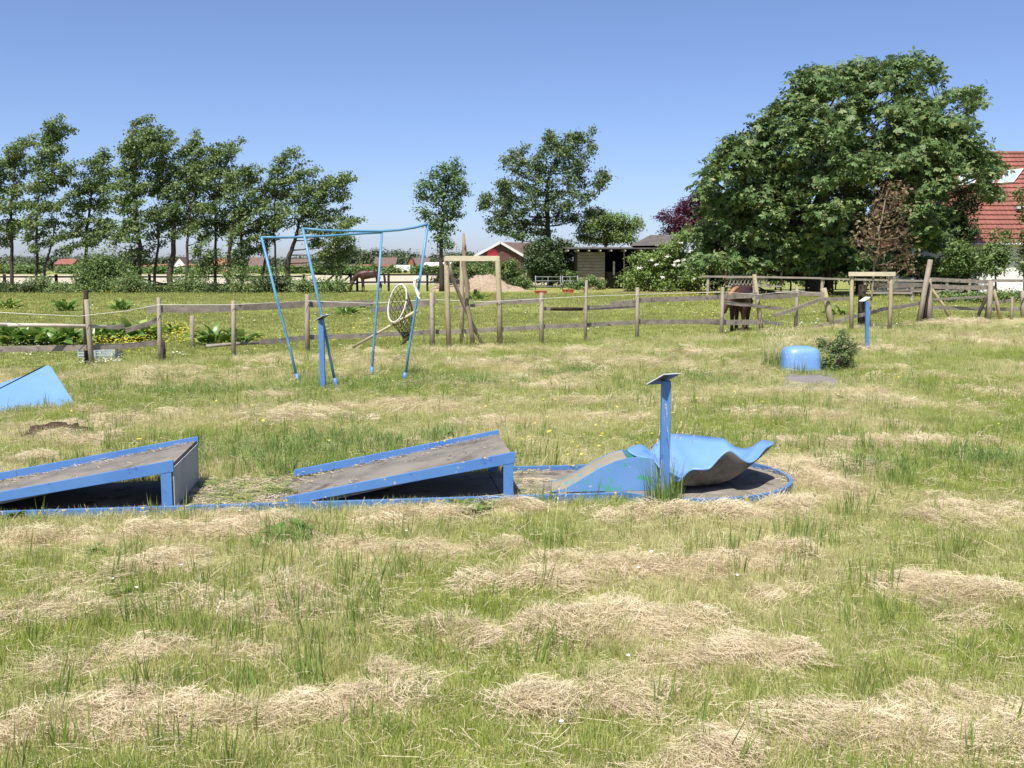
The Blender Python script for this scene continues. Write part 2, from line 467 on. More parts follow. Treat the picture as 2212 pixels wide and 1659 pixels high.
def ground_z(x, y):
    near = np.clip((40 - y) / 12, 0, 1) * np.clip((16 - np.abs(x)) / 4, 0, 1)
    z = (fbm(x * .6, y * .6, 3, 3) - .5) * .06 + (fbm(x * 3, y * 3, 5, 3) - .5) * .035
    u, v = lane_uv(x, y)
    dl = np.minimum(np.maximum(np.maximum(-v, v - LW), u - RING_U), np.hypot(u - RING_U, v - LW / 2) - RING_R)
    k = np.clip((dl - .02) / .5, 0, 1)
    z = z * k
    hm = hay_mask(x, y)
    z = z + hm ** 1.5 * (.012 + .05 * fbm(x * 4, y * 4, 9, 3)) * np.clip(dl / .2, 0, 1)
    return z * near

def axis(fine0, fine1, step, far, grow=1.22):
    a = list(np.arange(fine0, fine1 + 1e-6, step))
    s = step
    while a[-1] < far: s *= grow; a.append(a[-1] + s)
    s = step
    while a[0] > -far: s *= grow; a.insert(0, a[0] - s)
    return np.array(a)
gx = axis(-9, 9, .07, 3000)
gy = axis(1.5, 19, .07, 3500)
GX, GY = np.meshgrid(gx, gy)
GZ = ground_z(GX.ravel(), GY.ravel())
nx, ny = len(gx), len(gy)
ii = np.arange(nx * ny).reshape(ny, nx)
Fg = np.stack([ii[:-1, :-1], ii[:-1, 1:], ii[1:, 1:], ii[1:, :-1]], -1).reshape(-1, 4)
ground = np_mesh('ground', np.stack([GX.ravel(), GY.ravel(), GZ], 1), Fg, [], None, True)
tag(ground, 'mown meadow and grazed paddock running out to flat fields', 'ground', kind='structure')
# which ground is which: straw-covered, paddock, far crop, bare soil
X, Y_ = GX.ravel(), GY.ravel()
def vattr(me, name, val):
    a = me.attributes.new(name, 'FLOAT', 'POINT'); a.data.foreach_set('value', np.asarray(val, np.float32))
vattr(ground.data, 'hay', hay_mask(X, Y_))
vattr(ground.data, 'paddock', np.clip((Y_ - fence_y(X)) / .5 + .5, 0, 1))
vattr(ground.data, 'crop', np.clip((Y_ - 96 - 2 * np.sin(X * .1)) / 3, 0, 1) * np.clip((225 - Y_) / 5, 0, 1) * (X < 18))
u_, v_ = lane_uv(X, Y_)
bare = np.maximum(np.exp(-((X - G(330, 876).x) / 1.0) ** 2 - ((Y_ - G(330, 876).y) / .22) ** 2), np.exp(-((X - 11) / 5.) ** 2 - ((Y_ - 66) / 3) ** 2) * .9)
vattr(ground.data, 'bare', bare)
m, nt, b = nodes_of('ground_mat')
def att(nt, n):
    a = nt.nodes.new('ShaderNodeAttribute'); a.attribute_name = n
    return a.outputs['Fac']
n1 = noise(nt, (1, 1, 1), 9, 6, .7); n2 = noise(nt, (1, 1, 1), 1.1, 4, .6); n3 = noise(nt, (1, 1, 1), 45, 3, .7)
green = mixc(nt, ramp(nt, n1, .3, .7), (0.19, 0.21, 0.06), (0.36, 0.34, 0.15))
straw = mixc(nt, ramp(nt, n3, .3, .7), (0.36, 0.28, 0.18), (0.56, 0.46, 0.32))
mown = mixc(nt, att(nt, 'hay'), green, straw)
pad = mixc(nt, ramp(nt, n2, .32, .68), (0.19, 0.22, 0.055), (0.25, 0.265, 0.085))
pad = mixc(nt, ramp(nt, n1, .35, .75), pad, mixc(nt, .5, pad, (0.26, 0.25, 0.10)))
pad = mixc(nt, ramp(nt, n3, .5, .75), pad, (0.15, 0.18, 0.05))
c = mixc(nt, att(nt, 'paddock'), mown, pad)
crop = mixc(nt, ramp(nt, noise(nt, (.15, 1, 1), .5, 4), .3, .7), (0.36, 0.33, 0.24), (0.46, 0.42, 0.31))
c = mixc(nt, att(nt, 'crop'), c, crop)
c = mixc(nt, att(nt, 'bare'), c, mixc(nt, ramp(nt, n3, .3, .7), (0.12, 0.09, 0.06), (0.26, 0.20, 0.14)))
nt.links.new(c, b.inputs['Base Color'])
b.inputs['Roughness'].default_value = .95; b.inputs['Specular IOR Level'].default_value = .1
bump(nt, b, n3, .6, .03)
ground.data.materials.append(M['ground_mat'])

# ------------------------------------------------------------------ scatter of grass, straw, flowers (geometry nodes, one object each)
def proto(name, V, Fc, mat):
    me = bpy.data.meshes.new(name)
    me.from_pydata([tuple(p) for p in V], [], Fc)
    for q in (mat if isinstance(mat, list) else [mat]): me.materials.append(M[q])
    return bpy.data.objects.new(name, me)

def blade(V, Fc, x, y, h, w, az, lean, curl=1.0, z0=0.0):
    """one tapered blade bending over in direction az"""
    n = len(V)
    dx, dy = math.cos(az), math.sin(az)
    px, py = -dy * w / 2, dx * w / 2
    t1 = lean * .35 * curl
    p1 = (x + dx * h * .5 * math.sin(t1), y + dy * h * .5 * math.sin(t1), z0 + h * .5 * math.cos(t1))
    p2 = (p1[0] + dx * h * .5 * math.sin(lean), p1[1] + dy * h * .5 * math.sin(lean), p1[2] + h * .5 * math.cos(lean))
    V += [(x - px, y - py, z0), (x + px, y + py, z0), (p1[0] + px * .8, p1[1] + py * .8, p1[2]), (p1[0] - px * .8, p1[1] - py * .8, p1[2]), p2]
    Fc += [(n, n + 1, n + 2, n + 3), (n + 3, n + 2, n + 4)]

def tuft(name, mat, n, rad, h0, h1, w, leanmax, seed):
    rr = random.Random(seed); V, Fc = [], []
    for i in range(n):
        a, r = rr.uniform(0, 6.283), rad * math.sqrt(rr.random())
        az = a + rr.uniform(-1.2, 1.2)
        blade(V, Fc, r * math.cos(a), r * math.sin(a), rr.uniform(h0, h1), w * rr.uniform(.7, 1.2), az, rr.uniform(.05, leanmax))
    return proto(name, V, Fc, mat)

def strawclump(name, mat, n, rad, l0, l1, w, hgt, seed, comb=None):
    """mown stalks lying on one another, roughly flat"""
    rr = random.Random(seed); V, Fc = [], []
    for i in range(n):
        a, r = rr.uniform(0, 6.283), rad * math.sqrt(rr.random())
        x, y = r * math.cos(a), r * math.sin(a)
        z = hgt * (1 - (r / rad) ** 2) * rr.random() + .004
        az = rr.uniform(0, 6.283) if comb is None else comb + rr.gauss(0, .6)
        l = rr.uniform(l0, l1); n0 = len(V)
        s0, s1 = rr.uniform(-.12, .3), rr.uniform(-.4, .12)
        az2 = az + rr.uniform(-.5, .5)
        px, py = -math.sin(az) * w / 2, math.cos(az) * w / 2
        q0 = (x - math.cos(az) * l / 2, y - math.sin(az) * l / 2, max(.001, z - s0 * l / 2))
        q1 = (x, y, z)
        q2 = (x + math.cos(az2) * l / 2, y + math.sin(az2) * l / 2, max(.001, z + s1 * l / 2))
        for q in (q0, q1, q2):
            V += [(q[0] - px, q[1] - py, q[2] - w * .25), (q[0] + px, q[1] + py, q[2] + w * .25)]
        Fc += [(n0, n0 + 1, n0 + 3, n0 + 2), (n0 + 2, n0 + 3, n0 + 5, n0 + 4)]
    return proto(name, V, Fc, mat)

def scatter(name, protos, P, scl, label, cat, tint=None, tilt=.15, seed=1, rotz=None):
    coll = bpy.data.collections.new(name + '_blades')
    for p in protos: coll.objects.link(p)
    rs = np.random.RandomState(seed)
    n = len(P)
    me = bpy.data.meshes.new(name)
    me.vertices.add(n); me.vertices.foreach_set('co', np.asarray(P, np.float32).ravel())
    rot = np.stack([rs.normal(0, tilt, n), rs.normal(0, tilt, n), rs.uniform(0, 6.283, n) if rotz is None else rotz], 1)
    a = me.attributes.new('rot', 'FLOAT_VECTOR', 'POINT'); a.data.foreach_set('vector', rot.astype(np.float32).ravel())
    vattr(me, 'scl', scl)
    vattr(me, 'tint', rs.uniform(0, .3, n) if tint is None else np.clip(tint, 0, 1))
    a = me.attributes.new('idx', 'INT', 'POINT'); a.data.foreach_set('value', rs.randint(0, len(protos), n).astype(np.int32))
    o = bpy.data.objects.new(name, me); COL.objects.link(o)
    ng = bpy.data.node_groups.new(name + '_nodes', 'GeometryNodeTree')
    ng.interface.new_socket('Geometry', in_out='INPUT', socket_type='NodeSocketGeometry')
    ng.interface.new_socket('Geometry', in_out='OUTPUT', socket_type='NodeSocketGeometry')
    gi, go = ng.nodes.new('NodeGroupInput'), ng.nodes.new('NodeGroupOutput')
    ci = ng.nodes.new('GeometryNodeCollectionInfo'); ci.inputs[0].default_value = coll
    ci.inputs['Separate Children'].default_value = True; ci.inputs['Reset Children'].default_value = True
    ip = ng.nodes.new('GeometryNodeInstanceOnPoints'); ip.inputs['Pick Instance'].default_value = True
    def na(nm, t):
        q = ng.nodes.new('GeometryNodeInputNamedAttribute'); q.data_type = t; q.inputs[0].default_value = nm
        return q.outputs[0]
    e2r = ng.nodes.new('FunctionNodeEulerToRotation')
    ng.links.new(na('rot', 'FLOAT_VECTOR'), e2r.inputs[0])
    ng.links.new(gi.outputs[0], ip.inputs['Points'])
    ng.links.new(ci.outputs[0], ip.inputs['Instance'])
    ng.links.new(na('idx', 'INT'), ip.inputs['Instance Index'])
    ng.links.new(e2r.outputs[0], ip.inputs['Rotation'])
    ng.links.new(na('scl', 'FLOAT'), ip.inputs['Scale'])
    ng.links.new(ip.outputs[0], go.inputs[0])
    md = o.modifiers.new('scatter', 'NODES'); md.node_group = ng
    tag(o, label, cat, kind='stuff')
    return o

RS = np.random.RandomState(5)
def field(y0, y1, dens, half=.62, pad=1.2):
    """random points over the widening strip the meadow view covers, dens per square metre"""
    xm = half * y1 + pad
    n = int(2 * xm * (y1 - y0) * dens)
    x = RS.uniform(-xm, xm, n); y = RS.uniform(y0, y1, n)
    k = np.abs(x) < half * y + pad
    return x[k], y[k]
def bands(spec):
    X_, Y__, D = [], [], []
    for (y0, y1, d) in spec:
        x, y = field(y0, y1, d); X_.append(x); Y__.append(y)
    return np.concatenate(X_), np.concatenate(Y__)
def P3(x, y, dz=0): return np.stack([x, y, ground_z(x, y) + dz], 1)
HUMP_C = G(60, 890)
SLAB_C = G(1755, 826)
def blocked(x, y):
    b_ = in_lane(x, y, .02)
    b_ |= (np.abs(x - SLAB_C.x) < .36) & (np.abs(y - SLAB_C.y) < .55)
    return b_

# short mown stubble
x, y = bands([(2.2, 4.5, 480), (4.5, 8, 340), (8, 12, 230), (12, 18, 130), (18, 26, 70)])
k = (y < fence_y(x) - .1) & ~blocked(x, y)
x, y = x[k], y[k]
hm = hay_mask(x, y); k = RS.uniform(0, 1, len(x)) > hm * .55
x, y, hm = x[k], y[k], hm[k]
dist_s = np.interp(y, [3, 8, 16, 28], [.95, 1.1, 1.45, 1.9])
drift = fbm(x * .9, y * .9, 21, 3); dry = np.clip(hm * .6 + (drift - .36) * 1.6 + RS.normal(0, .16, len(x)), 0, .95)
scatter('mown_grass', [tuft('stubble_tuft', 'grass_green', 42, .07, .025, .07, .0024, .7, 10 + i) for i in range(5)],
        P3(x, y), dist_s * RS.uniform(.7, 1.35, len(x)), 'short yellow-green mown grass covering the meadow', 'grass', dry, .2, 2)
# standing green blades the mower missed
x, y = bands([(2.2, 5, 95), (5, 9, 75), (9, 14, 42), (14, 26, 14)])
k = (y < fence_y(x) - .1) & ~blocked(x, y); x, y = x[k], y[k]
hm = hay_mask(x, y); tn = fbm(x * 1.3, y * 1.3, 31, 3); lm = lush_mask(x, y)
k = RS.uniform(0, 1, len(x)) < np.clip((tn - .45) * 6, .06, 1) * (1 - .6 * hm) * (1 - .8 * lm)
x, y, tn = x[k], y[k], tn[k]
scatter('standing_grass', [tuft('tall_tuft', 'grass_tall', 8 + i, .045, .07, .21, .0058, .42, 40 + i) for i in range(5)],
        P3(x, y), RS.uniform(.55, 1.25, len(x)) * np.interp(y, [3, 14, 26], [.9, 1.05, 1.2]), 'taller green grass blades left standing in clumps across the meadow', 'grass', RS.uniform(0, .6, len(x)), .14, 3)
# lush flattened grass
x, y = bands([(5, 9.5, 230), (9.5, 16, 150)])
lm = lush_mask(x, y); k = (RS.uniform(0, 1, len(x)) < lm * .9) & ~blocked(x, y); x, y = x[k], y[k]
scatter('lush_grass', [tuft('lush_tuft', 'grass_lush', 16, .07, .06, .17, .006, 1.45, 60 + i) for i in range(4)],
        P3(x, y), RS.uniform(.7, 1.2, len(x)), 'lush flopped-over green grass in patches beside the lanes', 'grass', RS.uniform(0, .35, len(x)), .3, 4)
# hay swaths
x, y = bands([(2.2, 4.5, 520), (4.5, 8, 330), (8, 13, 170), (13, 20, 80), (20, 30, 36)])
hm = hay_mask(x, y); k = (RS.uniform(0, 1, len(x)) < np.clip(hm * 1.2 - .24, 0, .9)) & ~blocked(x, y); x, y, hm = x[k], y[k], hm[k]
scatter('cut_hay', [strawclump('hay_clump', 'straw', 150, .105, .02, .08, .0014, .06, 80 + i, None if i % 2 else 0.) for i in range(6)],
        P3(x, y, -.004), RS.uniform(.7, 1.25, len(x)) * np.interp(y, [3, 8, 16, 28], [.9, 1.15, 1.7, 2.4]), 'pale dried grass cuttings lying in ragged swaths', 'hay',
        np.clip(RS.normal(.12, .2, len(x)) + .35 * np.clip((y - 8) / 4, 0, 1), 0, .8), .22, 5)
# loose straws everywhere
x, y = bands([(2.2, 5, 150), (5, 9, 110), (9, 14, 60), (14, 24, 18)])
k = (y < fence_y(x) - .1) & ~blocked(x, y); x, y = x[k], y[k]
scatter('loose_straw', [strawclump('straws', 'straw', 16, .11, .02, .09, .0014, .04, 110 + i) for i in range(5)] + [strawclump('stalk', 'straw_stalk', 1, .02, .14, .30, .0022, .03, 120 + i) for i in range(1)],
        P3(x, y, .012), RS.uniform(.7, 1.25, len(x)) * np.interp(y, [3, 8, 16], [.9, 1.1, 1.5]), 'loose dry straws strewn over the mown grass', 'straw', RS.uniform(0, .5, len(x)), .25, 6)
# clippings blown onto the lane
x, y = field(5.6, 8.2, 700, .62, .3)
u, v = lane_uv(x, y)
cm = np.exp(-((u - 1.25) / .42) ** 2) * (.35 + .65 * (v / LW)) + .5 * np.exp(-(np.minimum(v - .04, LW - .04 - v) / .06) ** 2) + .25 * np.exp(-((u - 3.25) / .15) ** 2)
onramp = ((u > -.65) & (u < .95)) | ((u > 1.6) & (u < 3.12))
k = (v > .04) & (v < LW - .04) & (u < 3.5) & ~onramp & (RS.uniform(0, 1, len(x)) < cm * .75); x, y = x[k], y[k]
scatter('lane_litter', [strawclump('litter', 'straw', 12, .07, .04, .12, .0028, .02, 130), strawclump('litter_green', 'grass_lush', 12, .07, .05, .14, .004, .03, 131),
                        strawclump('litter_brown', 'straw', 12, .06, .03, .1, .003, .02, 132)],
        np.stack([x, y, np.full(len(x), .033)], 1), RS.uniform(.7, 1.2, len(x)), 'grass clippings blown onto the old minigolf lane', 'clippings', RS.uniform(0, .9, len(x)), .06, 7)
# paddock sward
def padpts(y0, y1, dens):
    xm = .62 * y1 + 2
    n = int(2 * xm * (y1 - y0) * dens)
    x = RS.uniform(-xm, xm, n); y = RS.uniform(y0, y1, n)
    k = (np.abs(x) < .62 * y + 2) & (y > fence_y(x) - .15); return x[k], y[k]
xa, ya = padpts(13, 22, 55); xb, yb = padpts(22, 34, 20); xc, yc = padpts(34, 60, 6)
x, y = np.concatenate([xa, xb, xc]), np.concatenate([ya, yb, yc])
scatter('paddock_grass', [tuft('sward_tuft', 'grass_paddock', 24, .10, .012, .04, .006, .9, 150 + i) for i in range(4)],
        P3(x, y), RS.uniform(.8, 1.3, len(x)) * np.interp(y, [14, 24, 40, 60], [1, 1.7, 2.6, 3.2]), 'close-grazed green grass of the horse paddock', 'grass', RS.uniform(0, .8, len(x)), .15, 8)

def flower(name, mat, h, r, petals=6):
    V, Fc = [], []
    blade(V, Fc, 0, 0, h, .003, 0, .15)
    top = V[4]
    mi = [1, 1]
    for k in range(petals):
        a = 6.283 * k / petals; n = len(V)
        c_, s_ = math.cos(a), math.sin(a)
        V += [top, (top[0] + r * .6 * math.cos(a - .45), top[1] + r * .6 * math.sin(a - .45), top[2] + r * .35),
              (top[0] + r * c_, top[1] + r * s_, top[2] + r * .45), (top[0] + r * .6 * math.cos(a + .45), top[1] + r * .6 * math.sin(a + .45), top[2] + r * .35)]
        Fc.append((n, n + 1, n + 2, n + 3)); mi.append(0)
    o = proto(name, V, Fc, [mat, 'grass_tall'])
    o.data.polygons.foreach_set('material_index', mi)
    return o
def cloudpts(lst, conv=ZD):
    xs, ys = [], []
    for (cx, cy, rx, ry, n) in lst:
        a = RS.normal(cx, rx, n); b_ = RS.normal(cy, ry, n)
        for p, q in zip(a, b_):
            dx, dy = conv(p, q)
            if dy > 620:
                g = G(dx, dy); xs.append(g.x); ys.append(g.y)
    return np.array(xs), np.array(ys)
x1, y1 = cloudpts([(1280, 850, 240, 70, 150), (1550, 830, 230, 60, 130), (1950, 690, 150, 60, 160), (2050, 740, 80, 50, 110), (1450, 900, 220, 60, 60), (100, 430, 90, 40, 60), (1020, 480, 40, 18, 30)], ZA)
x2, y2 = cloudpts([(760, 735, 60, 14, 120), (850, 745, 60, 10, 60), (600, 760, 60, 8, 40), (530, 690, 30, 10, 20), (1500, 655, 60, 7, 260), (1440, 665, 50, 8, 70), (1480, 690, 50, 6, 60), (1700, 665, 60, 14, 60), (1900, 655, 60, 12, 60)])
xa, ya = padpts(14, 30, 1.3); xb, yb = padpts(30, 58, .7)
x = np.concatenate([x1, x2, xa, xb]); y = np.concatenate([y1, y2, ya, yb])
k = y > fence_y(x) - .4; x, y = x[k], y[k]
scatter('buttercups', [flower('buttercup', 'petal_yellow', .22, .020), flower('buttercup_low', 'petal_yellow', .12, .018)], P3(x, y), RS.uniform(.8, 1.3, len(x)) * np.interp(y, [14, 25, 55], [1, 1.15, 1.9]), 'yellow buttercups dotted over the paddock', 'flowers', None, .15, 9)
xa, ya = field(8, 14, .9); x3, y3 = cloudpts([(1200, 890, 130, 50, 40), (560, 880, 60, 20, 14), (1250, 960, 100, 30, 22)])
x, y = np.concatenate([xa, x3]), np.concatenate([ya, y3]); k = ~blocked(x, y) & (y < fence_y(x)); x, y = x[k], y[k]
scatter('meadow_buttercups', [flower('buttercup_short', 'petal_yellow', .07, .016)], P3(x, y, .02), RS.uniform(.8, 1.2, len(x)), 'small yellow flowers sprinkled in the mown grass', 'flowers', None, .2, 10)
x4, y4 = cloudpts([(1200, 1005, 120, 12, 70), (1000, 1040, 90, 10, 20), (400, 900, 220, 50, 60), (120, 860, 120, 60, 30), (2020, 930, 40, 20, 16)], ZA)
x5, y5 = cloudpts([(1740, 708, 22, 4, 40), (1900, 712, 30, 4, 30)])
xa, ya = padpts(15, 40, .5); xb, yb = field(2.6, 6, .55)
x, y = np.concatenate([x4, x5, xa, xb]), np.concatenate([y4, y5, ya, yb]); k = ~blocked(x, y); x, y = x[k], y[k]
scatter('daisies', [flower('daisy', 'petal_white', .06, .013, 8)], P3(x, y, .02), RS.uniform(.8, 1.2, len(x)) * np.interp(y, [3, 14, 40], [.7, 1.2, 2.2]), 'small white daisies scattered through the grass', 'flowers', None, .2, 11)
# ================================================================== MINIGOLF LANE in the foreground
lane = thing('minigolf_lane', 'blue-railed concrete minigolf lane ending in a round basin', 'minigolf lane', L(2, LW / 2, 0))
segs = [(-1.6, -.05), (-.05, 1.5), (1.506, 3.03), (3.036, RING_U - .55)]
for (a, c_) in segs:                               # slabs, butted with a narrow joint
    MB().hexa(L(a, .0, -.08), L(c_, .0, -.08), L(c_, LW, -.08), L(a, LW, -.08), L(a, .0, .028), L(c_, .0, .028), L(c_, LW, .028), L(a, LW, .028)).build('slab', 'lane_concrete', lane)
mb = MB(); n = 48
RC = L(RING_U, LW / 2, 0)
top = [RC + Vector((math.cos(t) * RING_R, math.sin(t) * RING_R, .034)) for t in [2 * math.pi * k / n for k in range(n)]]
bot = [p - Vector((0, 0, .1)) for p in top]
mb.add(top + bot, [tuple(range(n)), tuple(reversed(range(n, 2 * n)))] + [(k, k + n, (k + 1) % n + n, (k + 1) % n) for k in range(n)])
mb.build('end_slab', 'lane_concrete', lane)
AR = math.asin((LW / 2) / RING_R)                   # where the rails run into the ring
UJ = RING_U - RING_R * math.cos(AR)
def rail(u0, u1, v, name='rail'):
    MB().hexa(L(u0, v - .016, -.03), L(u1, v - .016, -.03), L(u1, v + .016, -.03), L(u0, v + .016, -.03),
              L(u0, v - .016, .062), L(u1, v - .016, .062), L(u1, v + .016, .062), L(u0, v + .016, .062)).build(name, 'blue_rail', lane, bevel=.003)
for (a, c_) in ((-1.6, .03), (.034, 1.53), (1.534, 3.04), (3.044, UJ)):
    rail(a, c_, -.018)
for (a, c_) in ((-1.6, -.66), (3.14, UJ)):
    rail(a, c_, LW + .018)
mb = MB(); N = 60
for k in range(N + 1):
    t = LANE_A + math.pi + AR + (2 * math.pi - 2 * AR) * k / N
    for (r, z) in ((RING_R + .004, -.04), (RING_R + .004, .066), (RING_R + .03, .066), (RING_R + .03, -.04)):
        mb.v.append(RC + Vector((math.cos(t) * r, math.sin(t) * r, z)))
for k in range(N):
    for j in range(4):
        a = k * 4 + j; c_ = k * 4 + (j + 1) % 4
        mb.f.append((a, c_, c_ + 4, a + 4)); mb.mi.append(0)
mb.build('ring_rail', 'blue_rail', lane)

def ramp_obstacle(u0, u1, h, label, panel):
    t = thing('ramp', label, 'minigolf ramp', L(u0, LW / 2, .03), 'minigolf ramps on the railed lane')
    zt = lambda u: .05 + (h - .0) * (u - u0) / (u1 - u0)
    a0, a1 = u0, u1
    e = .016
    # deck
    MB().hexa(L(a0, .02, zt(a0) - .05), L(a1, .02, zt(a1) - .05), L(a1, LW - .02, zt(a1) - .05), L(a0, LW - .02, zt(a0) - .05),
              L(a0, .02, zt(a0) - .03), L(a1, .02, zt(a1) - .03), L(a1, LW - .02, zt(a1) - .03), L(a0, LW - .02, zt(a0) - .03)).build('deck', 'fibre_cement', t)
    for v in (.0, LW):                             # side boards
        v0, v1 = (v + .004, v + .019) if v == 0 else (v - .019, v - .004)
        MB().hexa(L(a0 - .02, v0, .036), L(a1 + .012, v0, zt(a1) - .075), L(a1 + .012, v1, zt(a1) - .075), L(a0 - .02, v1, .036),
                  L(a0 - .02, v0, .088), L(a1 + .012, v0, zt(a1)), L(a1 + .012, v1, zt(a1)), L(a0 - .02, v1, .088)).build('side_board', 'blue_paint' if panel else 'blue_lichen', t, bevel=.0025)
        for ul in ((a1 - .035, ) if v == 0 else (a1 - .035,)):
            MB().hexa(L(ul - .033, v0 + .002, .032), L(ul + .033, v0 + .002, .032), L(ul + .033, v1 - .002, .032), L(ul - .033, v1 - .002, .032),
                      L(ul - .033, v0 + .002, zt(a1) - .073), L(ul + .033, v0 + .002, zt(a1) - .073), L(ul + .033, v1 - .002, zt(a1) - .073), L(ul - .033, v1 - .002, zt(a1) - .073)).build('leg', 'blue_paint', t, bevel=.002)
    if panel:
        MB().hexa(L(a1 + .002, .021, .034), L(a1 + .010, .021, .034), L(a1 + .010, LW - .021, .034), L(a1 + .002, LW - .021, .034),
                  L(a1 + .002, .021, zt(a1) - .052), L(a1 + .010, .021, zt(a1) - .052), L(a1 + .010, LW - .021, zt(a1) - .052), L(a1 + .002, LW - .021, zt(a1) - .052)).build('end_panel', 'cement_panel', t)
    MB().bar(L(a1 - .02, .025, zt(a1) - .085), L(a1 - .02, LW - .025, zt(a1) - .085), .03, .06).build('cross_beam', 'wood_dark', t)
    return t
ramp_obstacle(-.60, .93, .30, 'blue ramp closed by a grey panel at its high end', True)
ramp_obstacle(1.63, 3.10, .30, 'blue ramp with yellow lichen on its side board, between the other ramp and the dish', False)

# bits of straw and seed caught on the two decks
dl = []
for (ua, ub) in ((-.60, .93), (1.63, 3.10)):
    for i in range(90):
        u = random.uniform(ua + .1, ub - .03); v = LW - .03 - abs(random.gauss(0, .05)) if random.random() < .7 else random.uniform(.04, LW - .04)
        if v > .03: q = L(u, v, .05 + .30 * (u - ua) / (ub - ua) - .026); dl.append(tuple(q))
    for i in range(60):
        u = ua + abs(random.gauss(0, .18)); q = L(u, random.uniform(.04, LW - .04), .05 + .30 * (u - ua) / (ub - ua) - .026); dl.append(tuple(q))
scatter('deck_litter', [strawclump('deck_straw', 'straw', 4, .03, .015, .06, .0025, .008, 140), strawclump('deck_bits', 'bark_pale', 6, .03, .006, .02, .005, .006, 141)], np.array(dl), np.random.RandomState(3).uniform(.6, 1.3, len(dl)), 'straw and seed litter caught along the ramp decks', 'litter', None, .05, 12)

# curved launch ramp up to the dish
cr = thing('launch_ramp', 'narrow curved blue ramp with worn green-flecked paint running up to the wavy dish', 'minigolf ramp', L(3.5, .4, .03))
prof = [(295 + 85, 925), (470, 880), (580, 818), (700, 748), (800, 705), (880, 685), (960, 678), (1050, 690), (1085, 720)]
pts = []
for (px, py) in prof:
    x, y = Z8(px, py)
    q = at(x, y, 6.70); pts.append((q.x, max(q.z, .04)))
pts[0] = (pts[0][0], .038)
w0, w1 = 6.70, 7.04
def crp(k, yy, z=None): return Vector((pts[k][0], yy + (pts[k][0] - .5) * math.tan(LANE_A) * .6, pts[k][1] if z is None else z))
mb = MB()
for k in range(5):
    mb.hexa(crp(k, w0 + .02, pts[k][1] - .018), crp(k + 1, w0 + .02, pts[k + 1][1] - .018), crp(k + 1, w1, pts[k + 1][1] - .018), crp(k, w1, pts[k][1] - .018),
            crp(k, w0 + .02), crp(k + 1, w0 + .02), crp(k + 1, w1), crp(k, w1))
mb.build('deck', 'deck_worn', cr)
for yy in (w0 + .006, w1 - .02):
    mb = MB()
    for k in range(len(pts) - 1):
        mb.hexa(crp(k, yy, .036), crp(k + 1, yy, .036), crp(k + 1, yy + .012, .036), crp(k, yy + .012, .036),
                crp(k, yy, pts[k][1] + .003), crp(k + 1, yy, pts[k + 1][1] + .003), crp(k + 1, yy + .012, pts[k + 1][1] + .003), crp(k, yy + .012, pts[k][1] + .003))
    mb.build('side_panel', 'blue_worn', cr)

# wavy dish: rim points read round the photograph, each at its own depth on a round plan
rim = [(880, 618, 7.10), (925, 592, 7.22), (965, 585, 7.36), (1000, 598, 7.44), (1022, 632, 7.50), (1050, 600, 7.60), (1085, 560, 7.72), (1150, 518, 7.86), (1230, 516, 7.98), (1320, 522, 8.02),
       (1420, 535, 8.00), (1510, 546, 7.90), (1550, 575, 7.80), (1600, 604, 7.72), (1660, 610, 7.62), (1715, 588, 7.52), (1760, 557, 7.42), (1800, 560, 7.34), (1845, 572, 7.20),
       (1800, 598, 7.10), (1768, 632, 7.00), (1735, 672, 6.93), (1692, 696, 6.88), (1650, 684, 6.84), (1610, 655, 6.82), (1556, 620, 6.80), (1510, 642, 6.79), (1465, 690, 6.78), (1420, 735, 6.77),
       (1360, 742, 6.76), (1305, 742, 6.77), (1262, 775, 6.78), (1215, 822, 6.80), (1160, 806, 6.84), (1110, 765, 6.88), (1062, 695, 6.94), (1000, 668, 6.98), (940, 655, 7.02)]
RP = [at(*Z8(x, y), Y - .2) for (x, y, Y) in rim]
for k in range(2):                                   # smooth the rim
    m2 = []
    for i in range(len(RP)):
        a, c_ = RP[i], RP[(i + 1) % len(RP)]
        pv, nx_ = RP[i - 1], RP[(i + 2) % len(RP)]
        m2 += [a, (a + c_) * .5625 - (pv + nx_) * .0625]
    RP = m2
cen = at(*Z8(1400, 850), 6.86); cen.z = .062
dish = thing('wavy_dish', 'bright blue wavy-rimmed dish with a grey underside on the round basin', 'dish', (cen.x, cen.y, .034))
rings = [0, .18, .34, .5, .65, .78, .9, 1.0]
mb = MB(); n = len(RP)
def dishpt(i, r, off):
    p = RP[i]
    q = cen.lerp(p, r)
    q.z = cen.z + (p.z - cen.z) * (r ** 1.9)
    q.z = max(q.z, .056)
    return q - Vector((0, 0, off))
for off, mi in ((0, 0), (.014, 1)):
    base = len(mb.v)
    mb.v.append(cen - Vector((0, 0, off)))
    for r in rings[1:]:
        for i in range(n): mb.v.append(dishpt(i, r, off))
    for j in range(len(rings) - 1):
        for i in range(n):
            i2 = (i + 1) % n
            if j == 0: f = (base, base + 1 + i, base + 1 + i2)
            else:
                a = base + 1 + (j - 1) * n
                f = (a + i, a + n + i, a + n + i2, a + i2)
            mb.f.append(f if mi == 0 else tuple(reversed(f))); mb.mi.append(mi)
half = 1 + (len(rings) - 1) * n
last = 1 + (len(rings) - 2) * n
for i in range(n):
    i2 = (i + 1) % n
    mb.f.append((last + i, half + last + i, half + last + i2, last + i2)); mb.mi.append(0)
mb.build('shell', ['blue_dish', 'fibre_cement'], dish, True)
MB().tube([Vector((cen.x, cen.y, .034)), Vector((cen.x, cen.y, cen.z - .016))], [.22, .2], 20).build('foot', 'fibre_cement', dish)

